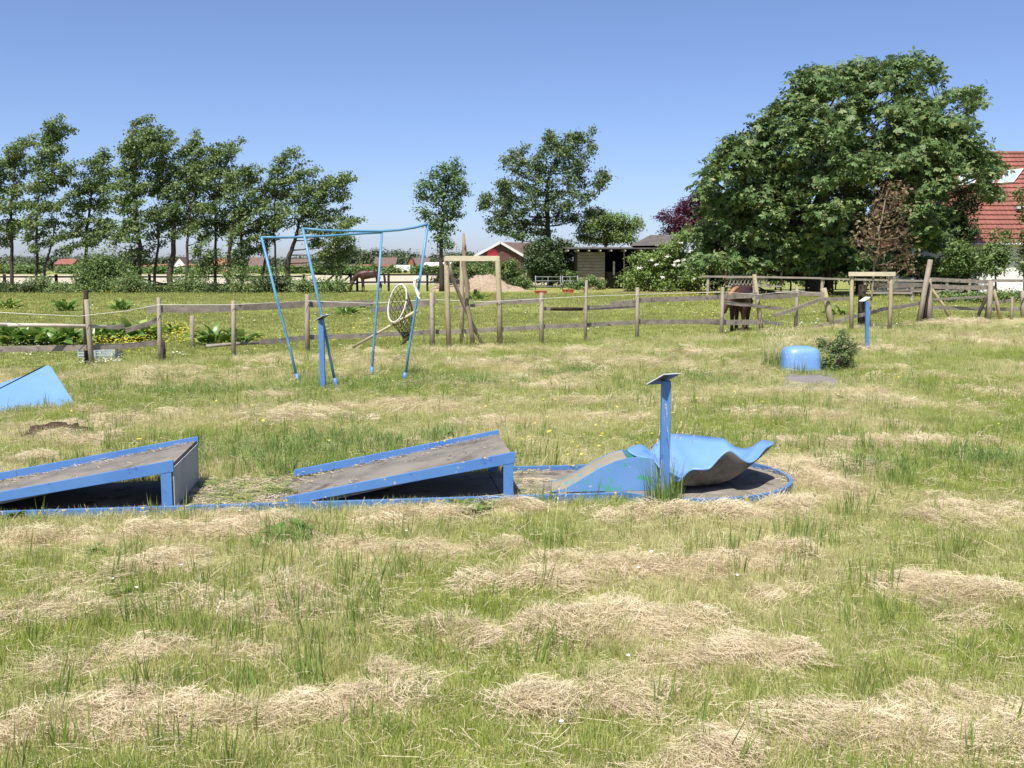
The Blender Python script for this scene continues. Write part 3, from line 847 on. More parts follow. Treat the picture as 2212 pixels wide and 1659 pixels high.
# ------------------------------------------------------------------ score posts
def score_post(base, topz, wid, lean, corners, label, face='plate_under'):
    t = thing('score_post', label, 'score post', base, 'blue score-card posts')
    bx_ = Vector(base)
    tp = Vector((bx_.x + lean, bx_.y, topz))
    mb = MB(); h = wid / 2
    mb.hexa(*[bx_ + Vector((a * h, b_ * h, -.05)) for a, b_ in ((-1, -1), (1, -1), (1, 1), (-1, 1))], *[tp + Vector((a * h, b_ * h, 0)) for a, b_ in ((-1, -1), (1, -1), (1, 1), (-1, 1))])
    mb.build('post', 'blue_paint', t, bevel=.004)
    q = [at(*c_[:2], c_[2]) for c_ in corners]
    nrm = (q[1] - q[0]).cross(q[3] - q[0]).normalized()
    if nrm.z < 0: nrm = -nrm
    up = [p + nrm * .006 for p in q]
    mb = MB(); mb.hexa(*q, *up)
    o = mb.build('writing_plate', ['plate_under', 'steel_plate'], t)
    o.data.polygons.foreach_set('material_index', [0, 1, 1, 1, 1, 1])
    return t
b1 = G(1434, 1100)
Yp = b1.y
score_post(b1, .835, .058, 0.0, [(*Z8(1005, 192), Yp - .02), (*Z8(1122, 126), Yp - .13), (*Z8(1232, 120), Yp + .02), (*Z8(1100, 188), Yp + .12)], 'blue score post with a tilted plate beside the wavy dish')
b2 = G(698, 843); Yp = b2.y
score_post(b2, at(697, 690, Yp).z, .062, -.005, [(*Z2(613, 988), Yp - .02), (*Z2(690, 945), Yp - .13), (*Z2(752, 933), Yp + .02), (*Z2(690, 972), Yp + .12)], 'blue score post with a tilted plate in front of the tall blue frame')
b3 = G(1874, 758); Yp = b3.y
score_post(b3, at(1869, 651, Yp).z, .06, -.05, [(*Z4(1113, 428), Yp - .08), (*Z4(1150, 428), Yp - .10), (*Z4(1192, 402), Yp + .10), (*Z4(1155, 399), Yp + .10)], 'thin leaning score post with a pale plate, standing near the two-stake frame')

# ------------------------------------------------------------------ solid blue hump
hump = thing('hump_ramp', 'solid bright blue hump ramp with chipped paint and a grey deck edge', 'minigolf ramp', G(60, 888))
f0, f1 = G(-134, 909), G(168, 882)
tp = at(102, 789, f1.y + .34)
fn = (f1 - f0).cross(tp - f0).normalized()
def on_face(px, py):
    d = ray(px, py); o_ = Vector((0, 0, CAMZ)); return o_ + d * ((f0 - o_).dot(fn) / d.dot(fn))
tl = on_face(-132, 906)
shoulder = on_face(118, 804)
bk = lambda p, d: Vector((p.x + .10, p.y + d, p.z))
mb = MB()
dwn = Vector((-.26, .36, -.10))
cap = [tp.lerp(shoulder, k / 4) for k in range(5)]
cap[1:4] = [on_face(107, 790.5), on_face(111.5, 793.5), on_face(115, 798)]
foot0, foot1 = f0 + (f0 - tl) * .0 + Vector((0, -.004, -.012)), f1 + (f1 - tp) * .06
front = [foot0, foot1] + list(reversed(cap)) + [tl]
backp = [foot0 + Vector((-.75, 1.1, 0)), foot1 + Vector((-.75, 1.1, 0))] + [q + dwn for q in reversed(cap)] + [tl + dwn]
n = len(front)
mb.add(front + backp, [tuple(range(n)), tuple(reversed(range(n, 2 * n)))] + [(k, k + n, (k + 1) % n + n, (k + 1) % n) for k in range(n)])
mb.build('body', 'blue_dish', hump, bevel=.006)
mb = MB(); e = Vector((0, 0, .006))
lip = [tl + Vector((0, .004, .002)), tp + Vector((-.02, .004, .002))]
mb.hexa(lip[0], lip[1], lip[1] + dwn, lip[0] + dwn, lip[0] + e, lip[1] + e, lip[1] + dwn + e, lip[0] + dwn + e)
mb.build('deck', 'fibre_cement', hump)

# ------------------------------------------------------------------ tall blue frame
fr = thing('net_frame', 'tall spindly blue tube frame with splayed legs and two bowed top bars', 'frame', G(760, 830))
legs = [((646, 829), (565, 513), 13.45), ((728, 840), (654, 494), 12.7), ((802, 814), (825, 502), 14.45), ((872, 828), (924, 485), 13.35)]
tops = []
for (bs, tp_, Yt) in legs:
    p0 = G(*bs); p1 = at(*tp_, Yt); tops.append(p1)
    mid = p0.lerp(p1, .5) + Vector((random.uniform(-.012, .012), 0, 0))
    MB().tube([p0 - Vector((0, 0, .05)), p0.lerp(p1, .25), mid, p1], .0175, 10).build('leg', 'blue_tube', fr, True)
    MB().tube([p0 - Vector((0, 0, .03)), p0.lerp(p1, .07)], .026, 10).build('socket', 'blue_paint', fr, True)
def curve_px(pts_, Ya, Yb, conv):
    out = []
    for i, p in enumerate(pts_):
        out.append(at(*conv(*p), Ya + (Yb - Ya) * i / (len(pts_) - 1)))
    return out
MB().tube(curve_px([(193, 318), (360, 320), (540, 315), (700, 309), (850, 299), (1000, 287), (1160, 279)], 13.45, 14.45, Z2), .0165, 10).build('top_bar', 'blue_tube', fr, True)
MB().tube(curve_px([(518, 248), (690, 262), (850, 267), (1000, 268), (1160, 269), (1300, 259), (1420, 240), (1526, 214)], 12.7, 13.35, Z2), .0165, 10).build('top_bar', 'blue_tube', fr, True)

# landing net hanging by the frame
net = thing('landing_net', 'round white-hooped landing net with an olive bag and a wooden pole', 'net', at(*Z2(1305, 1175), 14.0))
hc = at(*ZB(1222, 1090), 14.0)
hoop = []
for k in range(40):
    t = 2 * math.pi * k / 40
    ex, ey = 158 * math.cos(t), 352 * math.sin(t)
    a = R(6)
    x, y = 1222 + ex * math.cos(a) - ey * math.sin(a) * -.35, 1090 - ey
    x = 1222 + 158 * math.cos(t) + 70 * math.sin(t)
    p = at(*ZB(x, y), 14.0 - .10 * math.cos(t))
    hoop.append(p)
MB().tube(hoop + hoop[:1], .0105, 8, cap=False).build('hoop', 'hoop_white', net, True)
tip = at(*Z2(1310, 1178), 14.05)
mb = MB(); rows = 16
for j in range(rows + 1):
    s_ = j / rows
    for k in range(0, 40, 2):
        p = hoop[k].lerp(tip, s_)
        sag = math.sin(s_ * math.pi)
        mid = hc.lerp(tip, s_)
        p = p + (p - mid) * (.2 * sag) + Vector((.11 * sag, .10 * sag, -.06 * sag))
        mb.v.append(p + Vector((random.uniform(-.006, .006), 0, random.uniform(-.006, .006))))
for j in range(rows):
    for k in range(20):
        mb.f.append((j * 20 + k, j * 20 + (k + 1) % 20, (j + 1) * 20 + (k + 1) % 20, (j + 1) * 20 + k)); mb.mi.append(0)
bag = mb.build('bag', 'netting', net)
wf = bag.modifiers.new('mesh_net', 'WIREFRAME'); wf.thickness = .009; wf.use_replace = True
pp0, pp1 = at(*Z2(930, 1197), 14.75), at(*Z2(1440, 905), 13.8)
MB().tube([pp0, pp0.lerp(pp1, .5), pp1], [.021, .019, .022], 10).build('pole', 'wood_pale', net, True)

rope = thing('rope', 'knotted white rope tied round a blue frame leg', 'rope', at(907, 647, 13.3))
MB().tube([at(*ZB(x, y), 13.36 + d) for (x, y, d) in ((1580, 600, .04), (1550, 640, -.03), (1600, 665, -.04), (1575, 700, .04), (1545, 690, -.04), (1535, 740, -.04), (1560, 800, -.03), (1590, 860, -.03), (1620, 910, -.02), (1640, 940, -.02))], .016, 8).build('strand', 'rope', rope, True)
MB().tube([at(*ZB(x, y), 13.33) for (x, y) in ((1560, 800), (1580, 870), (1600, 940), (1625, 990), (1652, 1030))], .014, 8).build('strand', 'rope', rope, True)
MB().tube([at(*ZB(x, y), 13.36 + d) for (x, y, d) in ((1610, 615, .0), (1575, 630, -.05), (1556, 655, .0), (1590, 660, .05), (1612, 630, .02))], .02, 8).build('knot', 'rope', rope, True)

# ================================================================== FENCES
def post(mb, base, top, r, Yb=None, n=7):
    p0 = G(*base); Yv = Yb or p0.y
    p1 = at(*top, p0.y)
    a = [p0 - Vector((0, 0, .15)), p0.lerp(p1, .5) + Vector((random.uniform(-.01, .01), 0, 0)), p1 - (p1 - p0) * .01, p1]
    return mb.tube(a, [r * 1.04, r, r * .96, r * .85], n)
pf = thing('paddock_fence', 'weathered grey post-and-rail paddock fence with broken and sagging rails', 'fence', G(933, 751))
for (bs, tp_, r) in [((200, 794), (187, 647), .042), ((348, 784), (343, 643), .038), ((417, 752), (415, 682), .045), ((505, 777), (504, 650), .04),
                     ((665, 765), (664, 636), .045), ((934, 752), (933, 632), .05), ((1170, 746), (1170, 632), .047), ((1264, 742), (1267, 605), .034),
                     ((1376, 735), (1377, 621), .045), ((1558, 726), (1561, 620), .047), ((1718, 712), (1722, 619), .047)]:
    post(MB(), bs, tp_, r).build('post', 'wood_grey', pf, True)
post(MB(), (188, 790), (186, 626), .04).build('post', 'wood_dark', pf, True)
post(MB(), (352, 779), (350, 735), .05).build('post', 'wood_dark', pf, True)
for (bs, tp_, r) in [((1647, 719), (1629, 593), .055), ((1800, 711), (1778, 623), .085)]:
    post(MB(), bs, tp_, r).build('leaning_stake', 'wood_stake', pf, True)
def board(x0, y0, x1, y1, h=.09, off=.075, mat='wood_rail', parent=pf, Y0=None, Y1=None, w=.028):
    h *= 1.18
    p0 = at(x0, y0, (Y0 or fd(x0)) + off); p1 = at(x1, y1, (Y1 or fd(x1)) + off)
    mb = MB()
    n = 4; d = Vector((0, 0, 1))
    prev = p0
    q = [p0.lerp(p1, k / n) + Vector((0, 0, -.012 * math.sin(math.pi * k / n) + random.uniform(-.004, .004))) for k in range(n + 1)]
    for k in range(n):
        dr = (p1 - p0).normalized(); sx = dr.cross(d).normalized(); u2 = sx.cross(dr)
        a, c_ = q[k], q[k + 1]
        f = lambda p, i, j: p + sx * (i * w / 2) + u2 * (j * h / 2)
        mb.add([f(a, -1, -1), f(a, 1, -1), f(a, 1, 1), f(a, -1, 1), f(c_, -1, -1), f(c_, 1, -1), f(c_, 1, 1), f(c_, -1, 1)],
               [(0, 1, 5, 4), (1, 2, 6, 5), (2, 3, 7, 6), (3, 0, 4, 7)] + ([(3, 2, 1, 0)] if k == 0 else []) + ([(4, 5, 6, 7)] if k == n - 1 else []))
    return mb.build('rail', mat, parent)
def pole(x0, y0, x1, y1, r=.03, off=.09, mat='wood_white', parent=pf):
    p0 = at(x0, y0, fd(x0) + off); p1 = at(x1, y1, fd(x1) + off)
    return MB().tube([p0, p0.lerp(p1, .5) + Vector((0, 0, .006)), p1], [r, r * .97, r * .93], 10).build('pole_rail', mat, parent, True)
pole(-260, 694, 21, 701, .028); pole(16, 702, 231, 706, .03)
for a in [(230, 705, 268, 705, .062), (271, 714, 339, 691, .065), (-300, 757, 187, 751, .075), (187, 751, 338, 741, .072), (318, 667, 500, 666, .10), (500, 664, 670, 656, .095),
          (660, 657, 806, 654, .095), (802, 668, 884, 664, .085), (880, 657, 943, 650, .10), (559, 739, 671, 728, .075), (671, 728, 850, 721, .075), (850, 722, 937, 716, .075),
          (941, 717, 1060, 712, .075), (1060, 712, 1168, 706, .075), (1176, 705, 1378, 696, .075), (1381, 695, 1559, 694, .085), (984, 664, 1076, 651, .05), (1081, 652, 1173, 647, .085),
          (1270, 665, 1378, 660, .08), (1381, 648, 1560, 642, .09), (1318, 656, 1381, 649, .07), (1562, 640, 1635, 637, .095), (1635, 642, 1722, 637, .09), (1726, 634, 1780, 635, .075),
          (1564, 653, 1614, 658, .07), (1614, 658, 1690, 667, .06), (1519, 694, 1641, 696, .10), (1645, 694, 1690, 700, .075), (1672, 682, 1776, 645, .07), (1778, 646, 1842, 644, .07),
          (1740, 713, 1836, 686, .085), (1836, 686, 1900, 670, .075), (1900, 669, 2003, 652, .085)]:
    board(*a)
pole(446, 748, 559, 740, .03, mat='wood_rail'); pole(1190, 667, 1258, 667, .03, mat='wood_dark'); board(1176, 667, 1268, 667, .06, .12)
def wire(pts_, r=.0035, parent=pf):
    q = [at(x, y, fd(x) - .06) for (x, y) in pts_]
    MB().tube(q, r, 5).build('wire', 'rope', parent, True)
wire([(-120, 668), (60, 678), (170, 683), (270, 672), (344, 658), (505, 658), (665, 650)], .004)
wire([(665, 650), (800, 655), (933, 647), (1050, 652), (1170, 645), (1267, 640), (1377, 636), (1561, 631), (1640, 636), (1722, 628), (1780, 636)], .004)

# ------------------------------------------------------------------ corral corner with braces
cf = thing('corral_fence', 'braced timber corral corner with stout rails and leaning dark posts', 'fence', G(2060, 694))
cb = lambda bs, tp_, r, mat='wood_grey', nm='post': post(MB(), bs, tp_, r).build(nm, mat, cf, True)
cb((2008, 697), (2005, 602), .10); cb((1983, 699), (2010, 561), .075, 'wood_grey'); cb((1995, 698), (2004, 612), .06, 'wood_dark'); cb((2135, 691), (2140, 607), .08)
cb((2210, 686), (2209, 628), .07); cb((1861, 706), (1863, 615), .10, 'wood_dark'); cb((2185, 690), (2187, 641), .04); cb((2330, 680), (2330, 600), .08)
for (a, c_, r, mt) in [((2059, 689), (2012, 624), .05, 'wood_stake'), ((2163, 689), (2144, 617), .055, 'wood_stake'), ((2106, 691), (2131, 643), .05, 'wood_dark'), ((2128, 690), (2138, 640), .05, 'wood_grey')]:
    cb(a, c_, r, mt, 'brace')
for a in [(2010, 603, 2145, 609, .09), (2143, 606, 2330, 606, .07), (1880, 617, 2010, 615, .10), (2013, 619, 2138, 621, .11), (1890, 628, 2010, 624, .05), (2013, 646, 2138, 640, .055),
          (2013, 664, 2190, 668, .09), (2188, 668, 2330, 664, .08), (2138, 655, 2190, 648, .07)]:
    board(*a, parent=cf, off=.12)

# ------------------------------------------------------------------ staked young trees
sf = thing('stake_frame', 'tall timber stake frame with a pale crossbar round a dead sapling', 'stake frame', G(1020, 753), 'tree-stake frames')
for (bs, tp_, r) in [((971, 757), (964, 556), .05), ((1080, 749), (1075, 561), .055), ((998, 741), (998, 563), .05)]:
    post(MB(), bs, tp_, r).build('stake', 'wood_stake', sf, True)
p0 = G(971, 757)
MB().bar(at(961, 558.5, p0.y - .07), at(1079, 558.5, p0.y - .03), .035, .095).build('crossbar', 'wood_pale', sf, bevel=.004)
MB().tube([at(969, 566, 19.05), at(975, 595, 19.2), at(1000, 655, 19.5), at(1042, 746, 19.6)], [.03, .035, .035, .03], 8).build('brace', 'wood_grey', sf, True)
dsap = thing('dead_sapling', 'bare dead sapling trunk snapped off above the stake frame', 'dead tree', G(1022, 752))
MB().tube([G(1022, 752), at(1019, 720, 19.3), at(1015, 690, 19.3), at(1008, 655, 19.3), at(1010, 620, 19.3), at(1002, 575, 19.3), at(1003, 540, 19.3), at(1001, 503, 19.3)], [.05, .045, .04, .042, .045, .05, .045, .02], 8).build('trunk', 'bark_pale', dsap, True)
MB().tube([at(1003, 545, 19.3), at(1006, 532, 19.25), at(1005, 522, 19.2)], [.025, .018, .006], 6).build('branch_stub', 'bark_pale', dsap, True)
sf2 = thing('stake_frame', 'low two-stake frame with a pale crossbar round the rusty-leaved young tree', 'stake frame', G(1880, 716), 'tree-stake frames')
for (bs, tp_, r) in [((1840, 718), (1840, 594), .05), ((1921, 718), (1925, 594), .05)]:
    post(MB(), bs, tp_, r).build('stake', 'wood_stake', sf2, True)
Yq = G(1840, 718).y
MB().bar(at(1833, 592, Yq - .07), at(1934, 592, Yq - .07), .035, .10).build('crossbar', 'wood_pale', sf2, bevel=.004)
# ================================================================== TREES, BUSHES
def rhombs(P, Nrm, L_, Wd, rs, droop=0.0):
    """one pointed leaf (two triangles, folded) per point: P (n,3), Nrm (n,3)"""
    n = len(P)
    a = rs.normal(0, 1, (n, 3)); a -= Nrm * (a * Nrm).sum(1, keepdims=True)
    a /= np.linalg.norm(a, axis=1, keepdims=True) + 1e-9
    a[:, 2] -= droop; a /= np.linalg.norm(a, axis=1, keepdims=True) + 1e-9
    b_ = np.cross(Nrm, a); b_ /= np.linalg.norm(b_, axis=1, keepdims=True) + 1e-9
    l = L_[:, None]; w = Wd[:, None]
    V = np.stack([P - a * l * .5, P + b_ * w * .5 + Nrm * w * .12, P + a * l * .5, P - b_ * w * .5 + Nrm * w * .12], 1).reshape(-1, 3)
    Fq = np.arange(4 * n).reshape(n, 4)
    return V, Fq

def palmate(P, Nrm, size, rs):
    """a chestnut leaf: leaflets fanning from one stalk and hanging"""
    n = len(P)
    a = rs.normal(0, 1, (n, 3)); a -= Nrm * (a * Nrm).sum(1, keepdims=True); a /= np.linalg.norm(a, axis=1, keepdims=True) + 1e-9
    b_ = np.cross(Nrm, a); b_ /= np.linalg.norm(b_, axis=1, keepdims=True) + 1e-9
    out = []
    for k, (t, s_) in enumerate(((-1.9, .75), (-.95, .95), (0, 1.1), (.95, .95), (1.9, .75))):
        d = a * math.cos(t) + b_ * math.sin(t)
        d = d + np.array([0, 0, -.45]); d /= np.linalg.norm(d, axis=1, keepdims=True)
        w = np.cross(Nrm, d); w /= np.linalg.norm(w, axis=1, keepdims=True) + 1e-9
        l = (size * s_)[:, None]
        out.append(np.stack([P, P + d * l * .62 + w * l * .2, P + d * l, P + d * l * .62 - w * l * .2], 1))
    V = np.stack(out, 1).reshape(-1, 3)
    return V, np.arange(len(V)).reshape(-1, 4)

def cloud(blobs, dens, k, sig, size, seed, shell=.4, up=.7, palm=False, wid=.55, droop=.2):
    rs = np.random.RandomState(seed)
    Ps, Ns, Ls = [], [], []
    for (C, Rr) in blobs:
        C = np.array(C); Rr = np.array(Rr)
        nc = max(3, int(dens * 3.6 * (Rr[0] * Rr[2] * 3.14)))
        d = rs.normal(0, 1, (nc, 3)); d /= np.linalg.norm(d, axis=1, keepdims=True)
        r = rs.uniform(0, 1, nc) ** shell
        r = r * (1 + rs.normal(0, .13, nc))
        c_ = C + d * Rr * r[:, None]
        kk = rs.randint(max(2, k // 2), k + k // 2 + 1, nc)
        idx = np.repeat(np.arange(nc), kk)
        off = rs.normal(0, 1, (len(idx), 3)) * np.array([sig, sig, sig * .62])
        p = c_[idx] + off
        nn = d[idx] * .6 + np.array([0, 0, up]) + rs.normal(0, .55, (len(idx), 3))
        nn /= np.linalg.norm(nn, axis=1, keepdims=True) + 1e-9
        Ps.append(p); Ns.append(nn); Ls.append(size * rs.uniform(.65, 1.25, len(idx)))
    P, Nn, Ln = np.concatenate(Ps), np.concatenate(Ns), np.concatenate(Ls)
    k_ = P[:, 2] > .03
    P, Nn, Ln = P[k_], Nn[k_], Ln[k_]
    if palm: return palmate(P, Nn, Ln, rs)
    return rhombs(P, Nn, Ln, Ln * wid, rs, droop)

def tree(name, label, cat, conv, Y, trunks, blobs, mat, seed, size=.16, dens=10, k=12, sig=.24, bark='bark', group=None, palm=False,
         depthr=1.0, spread=0.6, wind=None, shell=.4, limbr=.05, up=.7, crown='crown', trunkname='trunk', wid=.55, limbs=True, droop=.2):
    rr = random.Random(seed)
    kx = Y / F / conv.s
    bl = []
    for q in blobs:
        x, y, rx, ry = q[:4]
        dy = q[4] if len(q) > 4 else rr.uniform(-1, 1) * spread
        C = at(*conv(x, y), Y + dy)
        bl.append((C, (rx * kx, max(rx, ry) * kx * depthr, ry * kx)))
    b0 = at(*conv(*trunks[0][0][:2]), Y); base = Vector((b0.x, Y, 0))
    t = thing(name, label, cat, base, group)
    mb = MB(); tp = []
    for tr in trunks:
        pts_ = []; rad = []
        for i, (x, y, r) in enumerate(tr):
            p = at(*conv(x, y), Y + (rr.uniform(-.15, .15) if i else 0))
            if i == 0: p.z = -.1
            pts_.append(p); rad.append(r)
        # finer, slightly wandering
        P2, R2 = [], []
        for i in range(len(pts_) - 1):
            for s_ in (0, .33, .67):
                q = pts_[i].lerp(pts_[i + 1], s_)
                if s_: q += Vector((rr.uniform(-.06, .06), rr.uniform(-.06, .06), 0))
                P2.append(q); R2.append(rad[i] + (rad[i + 1] - rad[i]) * s_)
        P2.append(pts_[-1]); R2.append(rad[-1])
        mb.tube(P2, R2, 8)
        tp += [(p, r) for p, r in zip(P2, R2)]
    if limbs:
        for (C, Rr) in bl:
            cand = [q for q in tp if q[0].z < C.z - .15 * (C - q[0]).length] or [tp[len(tp) // 2]]
            p, r = min(cand, key=lambda q: (q[0] - C).length)
            mid = p.lerp(C, .5) + Vector((rr.uniform(-.15, .15), rr.uniform(-.15, .15), -.08 * (C - p).length))
            r0 = min(r * .6, limbr * 1.3)
            mb.tube([p, mid, C, C + (C - mid) * .15], [r0, r0 * .6, r0 * .3, r0 * .1], 5)
            for j in range(4):
                d = Vector((rr.gauss(0, 1), rr.gauss(0, 1), rr.gauss(.2, 1))).normalized()
                e = C + Vector((d.x * Rr[0], d.y * Rr[1], d.z * Rr[2])) * .85
                s0 = mid.lerp(C, rr.uniform(.3, 1))
                mb.tube([s0, s0.lerp(e, .5) + Vector((0, 0, .04)), e], [r0 * .35, r0 * .22, r0 * .08], 4)
    mb.build(trunkname, bark, t, True)
    if wind:                                        # sprays combed out by the wind
        for (C, Rr) in list(bl):
            for j in range(wind[2]):
                d = Vector((wind[0] + rr.gauss(0, .35), rr.gauss(0, .4), wind[1] + rr.gauss(0, .3)))
                s0 = C + Vector((rr.uniform(-.6, .6) * Rr[0], rr.uniform(-.6, .6) * Rr[1], rr.uniform(-.5, .7) * Rr[2]))
                for i in range(4):
                    bl.append((s0 + d * (.22 + .26 * i), (.22 - .04 * i, .2, .15 - .025 * i)))
    V, Fq = cloud([(tuple(C), Rr) for C, Rr in bl], dens, k, sig, size, seed, shell, up, palm, wid, droop)
    np_mesh(crown, V, Fq, mat, t)
    t['kind'] = 'thing'
    return t

GRP = 'wind-bent trees along the back fence'
RowY = 63.5
tree('tree', 'slim wind-bent tree with a straight trunk at the fence end, beside the double-stemmed one', 'tree', Z1, RowY + .5, [[(75, 1085, .13), (75, 800, .10), (70, 520, .07), (105, 170, .02)], [(-60, 1085, .12), (-70, 700, .09), (-60, 380, .03)]],
     [(118, 160, 26, 34), (90, 215, 60, 34), (60, 280, 75, 45), (20, 350, 85, 60), (110, 330, 40, 30), (-20, 440, 110, 70), (80, 450, 60, 50), (20, 560, 100, 70), (-80, 560, 90, 80), (80, 650, 55, 45), (-60, 700, 100, 80), (15, 770, 55, 45), (40, 690, 60, 40), (-60, 330, 70, 70), (95, 560, 45, 40)], 'leaf_row', 101, group=GRP, wind=(.85, .45, 2), size=.185, limbr=.035, k=16, sig=.17, shell=.55, dens=4.2)
tree('tree', 'double-stemmed wind-bent tree with a long whippy leader', 'tree', Z1, RowY - .4, [[(225, 1080, .10), (232, 900, .09), (225, 760, .08), (235, 560, .07), (240, 330, .05), (300, 60, .012)], [(268, 1080, .09), (275, 930, .08), (320, 780, .05), (345, 640, .03)]],
     [(315, 55, 18, 16), (290, 90, 20, 18), (262, 130, 26, 22), (270, 175, 45, 25), (330, 195, 60, 26), (255, 230, 60, 32), (320, 265, 80, 34), (230, 300, 60, 36), (360, 300, 70, 26), (270, 350, 95, 44), (340, 385, 80, 30), (220, 430, 80, 50), (310, 450, 90, 45), (190, 540, 60, 50), (270, 560, 90, 50), (350, 560, 60, 36), (210, 650, 75, 50), (310, 670, 80, 45), (180, 740, 55, 40), (350, 760, 70, 40), (250, 780, 50, 35), (370, 830, 50, 30)], 'leaf_row', 102, group=GRP, wind=(.85, .45, 2), size=.185, limbr=.035, k=16, sig=.17, shell=.55, dens=4.2)
tree('tree', 'open-crowned leaning tree rising out of the large shrub', 'tree', Z1, RowY + .8, [[(525, 1050, .12), (535, 850, .11), (540, 690, .09), (565, 500, .06), (610, 290, .015)]],
     [(628, 275, 20, 16), (560, 300, 45, 22), (610, 330, 50, 30), (530, 360, 60, 34), (600, 400, 65, 36), (480, 420, 50, 30), (540, 450, 75, 40), (620, 470, 55, 34), (450, 500, 50, 36), (510, 540, 80, 44), (600, 560, 75, 40), (440, 600, 50, 36), (520, 640, 80, 40), (620, 650, 60, 36), (470, 700, 45, 34), (560, 730, 60, 38), (640, 730, 40, 30), (520, 780, 40, 34)], 'leaf_row', 103, group=GRP, wind=(.85, .45, 2), size=.185, limbr=.035, k=16, sig=.17, shell=.55, dens=4.2)
tree('tree', 'tallest tree of the wind-bent row, with ivy-thick trunk and spiky leader', 'tree', Z1, RowY - .6, [[(858, 1070, .17), (862, 900, .15), (870, 780, .13), (850, 640, .11), (845, 450, .08), (840, 250, .05), (825, 40, .012)]],
     [(824, 35, 14, 16), (822, 85, 34, 26), (835, 130, 40, 30), (870, 135, 45, 26), (940, 112, 26, 18), (900, 175, 60, 30), (960, 165, 36, 20), (790, 190, 45, 28), (740, 215, 30, 18), (850, 220, 70, 36), (950, 215, 60, 26), (790, 260, 60, 34), (880, 280, 80, 40), (960, 290, 50, 40), (730, 330, 40, 30), (800, 340, 70, 40), (720, 420, 50, 34), (790, 430, 70, 44), (740, 500, 60, 40), (810, 510, 70, 44), (870, 420, 50, 40), (750, 570, 55, 36), (830, 590, 55, 40), (780, 660, 50, 36), (860, 680, 45, 40), (740, 720, 50, 40), (800, 760, 50, 44), (700, 780, 45, 40), (760, 840, 60, 44), (840, 900, 40, 50)], 'leaf_row', 104, group=GRP, wind=(.85, .45, 2), size=.185, limbr=.035, k=16, sig=.17, shell=.55, dens=4.2)
tree('tree', 'broad dense tree with a thick leaning trunk in the wind-bent row', 'tree', Z1, RowY + .2, [[(1050, 1070, .22), (1060, 940, .18), (1078, 780, .15), (1080, 620, .11), (1110, 450, .08), (1150, 250, .02)], [(962, 1070, .10), (970, 900, .09), (985, 740, .07), (980, 560, .04)]],
     [(1185, 205, 34, 16), (1150, 225, 50, 24), (1090, 260, 50, 28), (1170, 280, 70, 34), (1010, 260, 40, 30), (1000, 320, 70, 40), (1100, 330, 90, 44), (1190, 350, 70, 40), (950, 390, 60, 44), (1040, 400, 90, 50), (1150, 420, 90, 44), (940, 460, 50, 40), (1030, 490, 80, 40), (1120, 500, 70, 40), (1000, 570, 70, 44), (1090, 570, 90, 44), (960, 640, 60, 44), (1050, 650, 80, 44), (1130, 650, 50, 40), (1090, 720, 60, 34), (970, 720, 50, 40), (950, 800, 40, 34)], 'leaf_row', 105, group=GRP, wind=(.85, .45, 2), size=.185, limbr=.035, k=16, sig=.17, shell=.55, dens=4.2)
tree('tree', 'thin pale-stemmed tree between two stouter trunks of the row', 'tree', Z1, RowY - .3, [[(1160, 1060, .10), (1165, 900, .09), (1168, 740, .08), (1185, 560, .05), (1230, 380, .02)]],
     [(1250, 300, 40, 24), (1220, 380, 60, 36), (1270, 400, 60, 34), (1230, 460, 70, 40), (1190, 540, 70, 40), (1260, 560, 70, 40), (1180, 630, 60, 36), (1250, 660, 60, 40), (1190, 710, 50, 34), (1250, 760, 40, 40), (1220, 850, 30, 34), (1265, 900, 34, 50), (1270, 960, 34, 40)], 'leaf_row', 106, group=GRP, wind=(.85, .45, 2), size=.185, limbr=.035, k=16, sig=.17, shell=.55, dens=4.2)
tree('tree', 'slanting tree with a wispy sweep of twigs, next to the twin ivy stems', 'tree', Z1, RowY + .6, [[(1342, 1060, .11), (1345, 900, .10), (1342, 760, .08), (1340, 600, .06), (1330, 420, .04), (1370, 220, .01)]],
     [(1362, 212, 24, 16), (1330, 240, 40, 20), (1290, 280, 50, 26), (1360, 290, 40, 22), (1300, 340, 70, 36), (1380, 350, 60, 30), (1310, 420, 70, 40), (1390, 430, 70, 36), (1340, 500, 80, 40), (1300, 560, 60, 40), (1380, 580, 70, 40), (1330, 650, 70, 36), (1400, 660, 60, 40), (1360, 720, 50, 30)], 'leaf_row', 107, group=GRP, wind=(.85, .45, 2), size=.185, limbr=.035, k=16, sig=.17, shell=.55, dens=4.2)
tree('tree', 'twin ivy-wrapped stems under a rounded crown at the gap in the row', 'tree', Z1, RowY - .5, [[(1418, 1060, .14), (1420, 900, .13), (1440, 700, .09), (1470, 480, .03)], [(1500, 1060, .14), (1508, 900, .13), (1500, 720, .08), (1510, 500, .03)]],
     [(1490, 350, 40, 26), (1440, 380, 50, 30), (1520, 400, 45, 30), (1460, 440, 70, 36), (1530, 460, 45, 34), (1440, 520, 60, 40), (1510, 540, 60, 40), (1470, 610, 70, 40), (1540, 620, 45, 40), (1490, 700, 55, 40), (1430, 760, 40, 40), (1510, 790, 45, 44), (1420, 880, 34, 60), (1508, 880, 34, 60), (1420, 980, 36, 50), (1505, 980, 34, 50), (1560, 710, 40, 36)], 'leaf_row', 108, group=GRP, wind=(.85, .45, 2), size=.185, limbr=.035, k=16, sig=.17, shell=.55, dens=4.2)
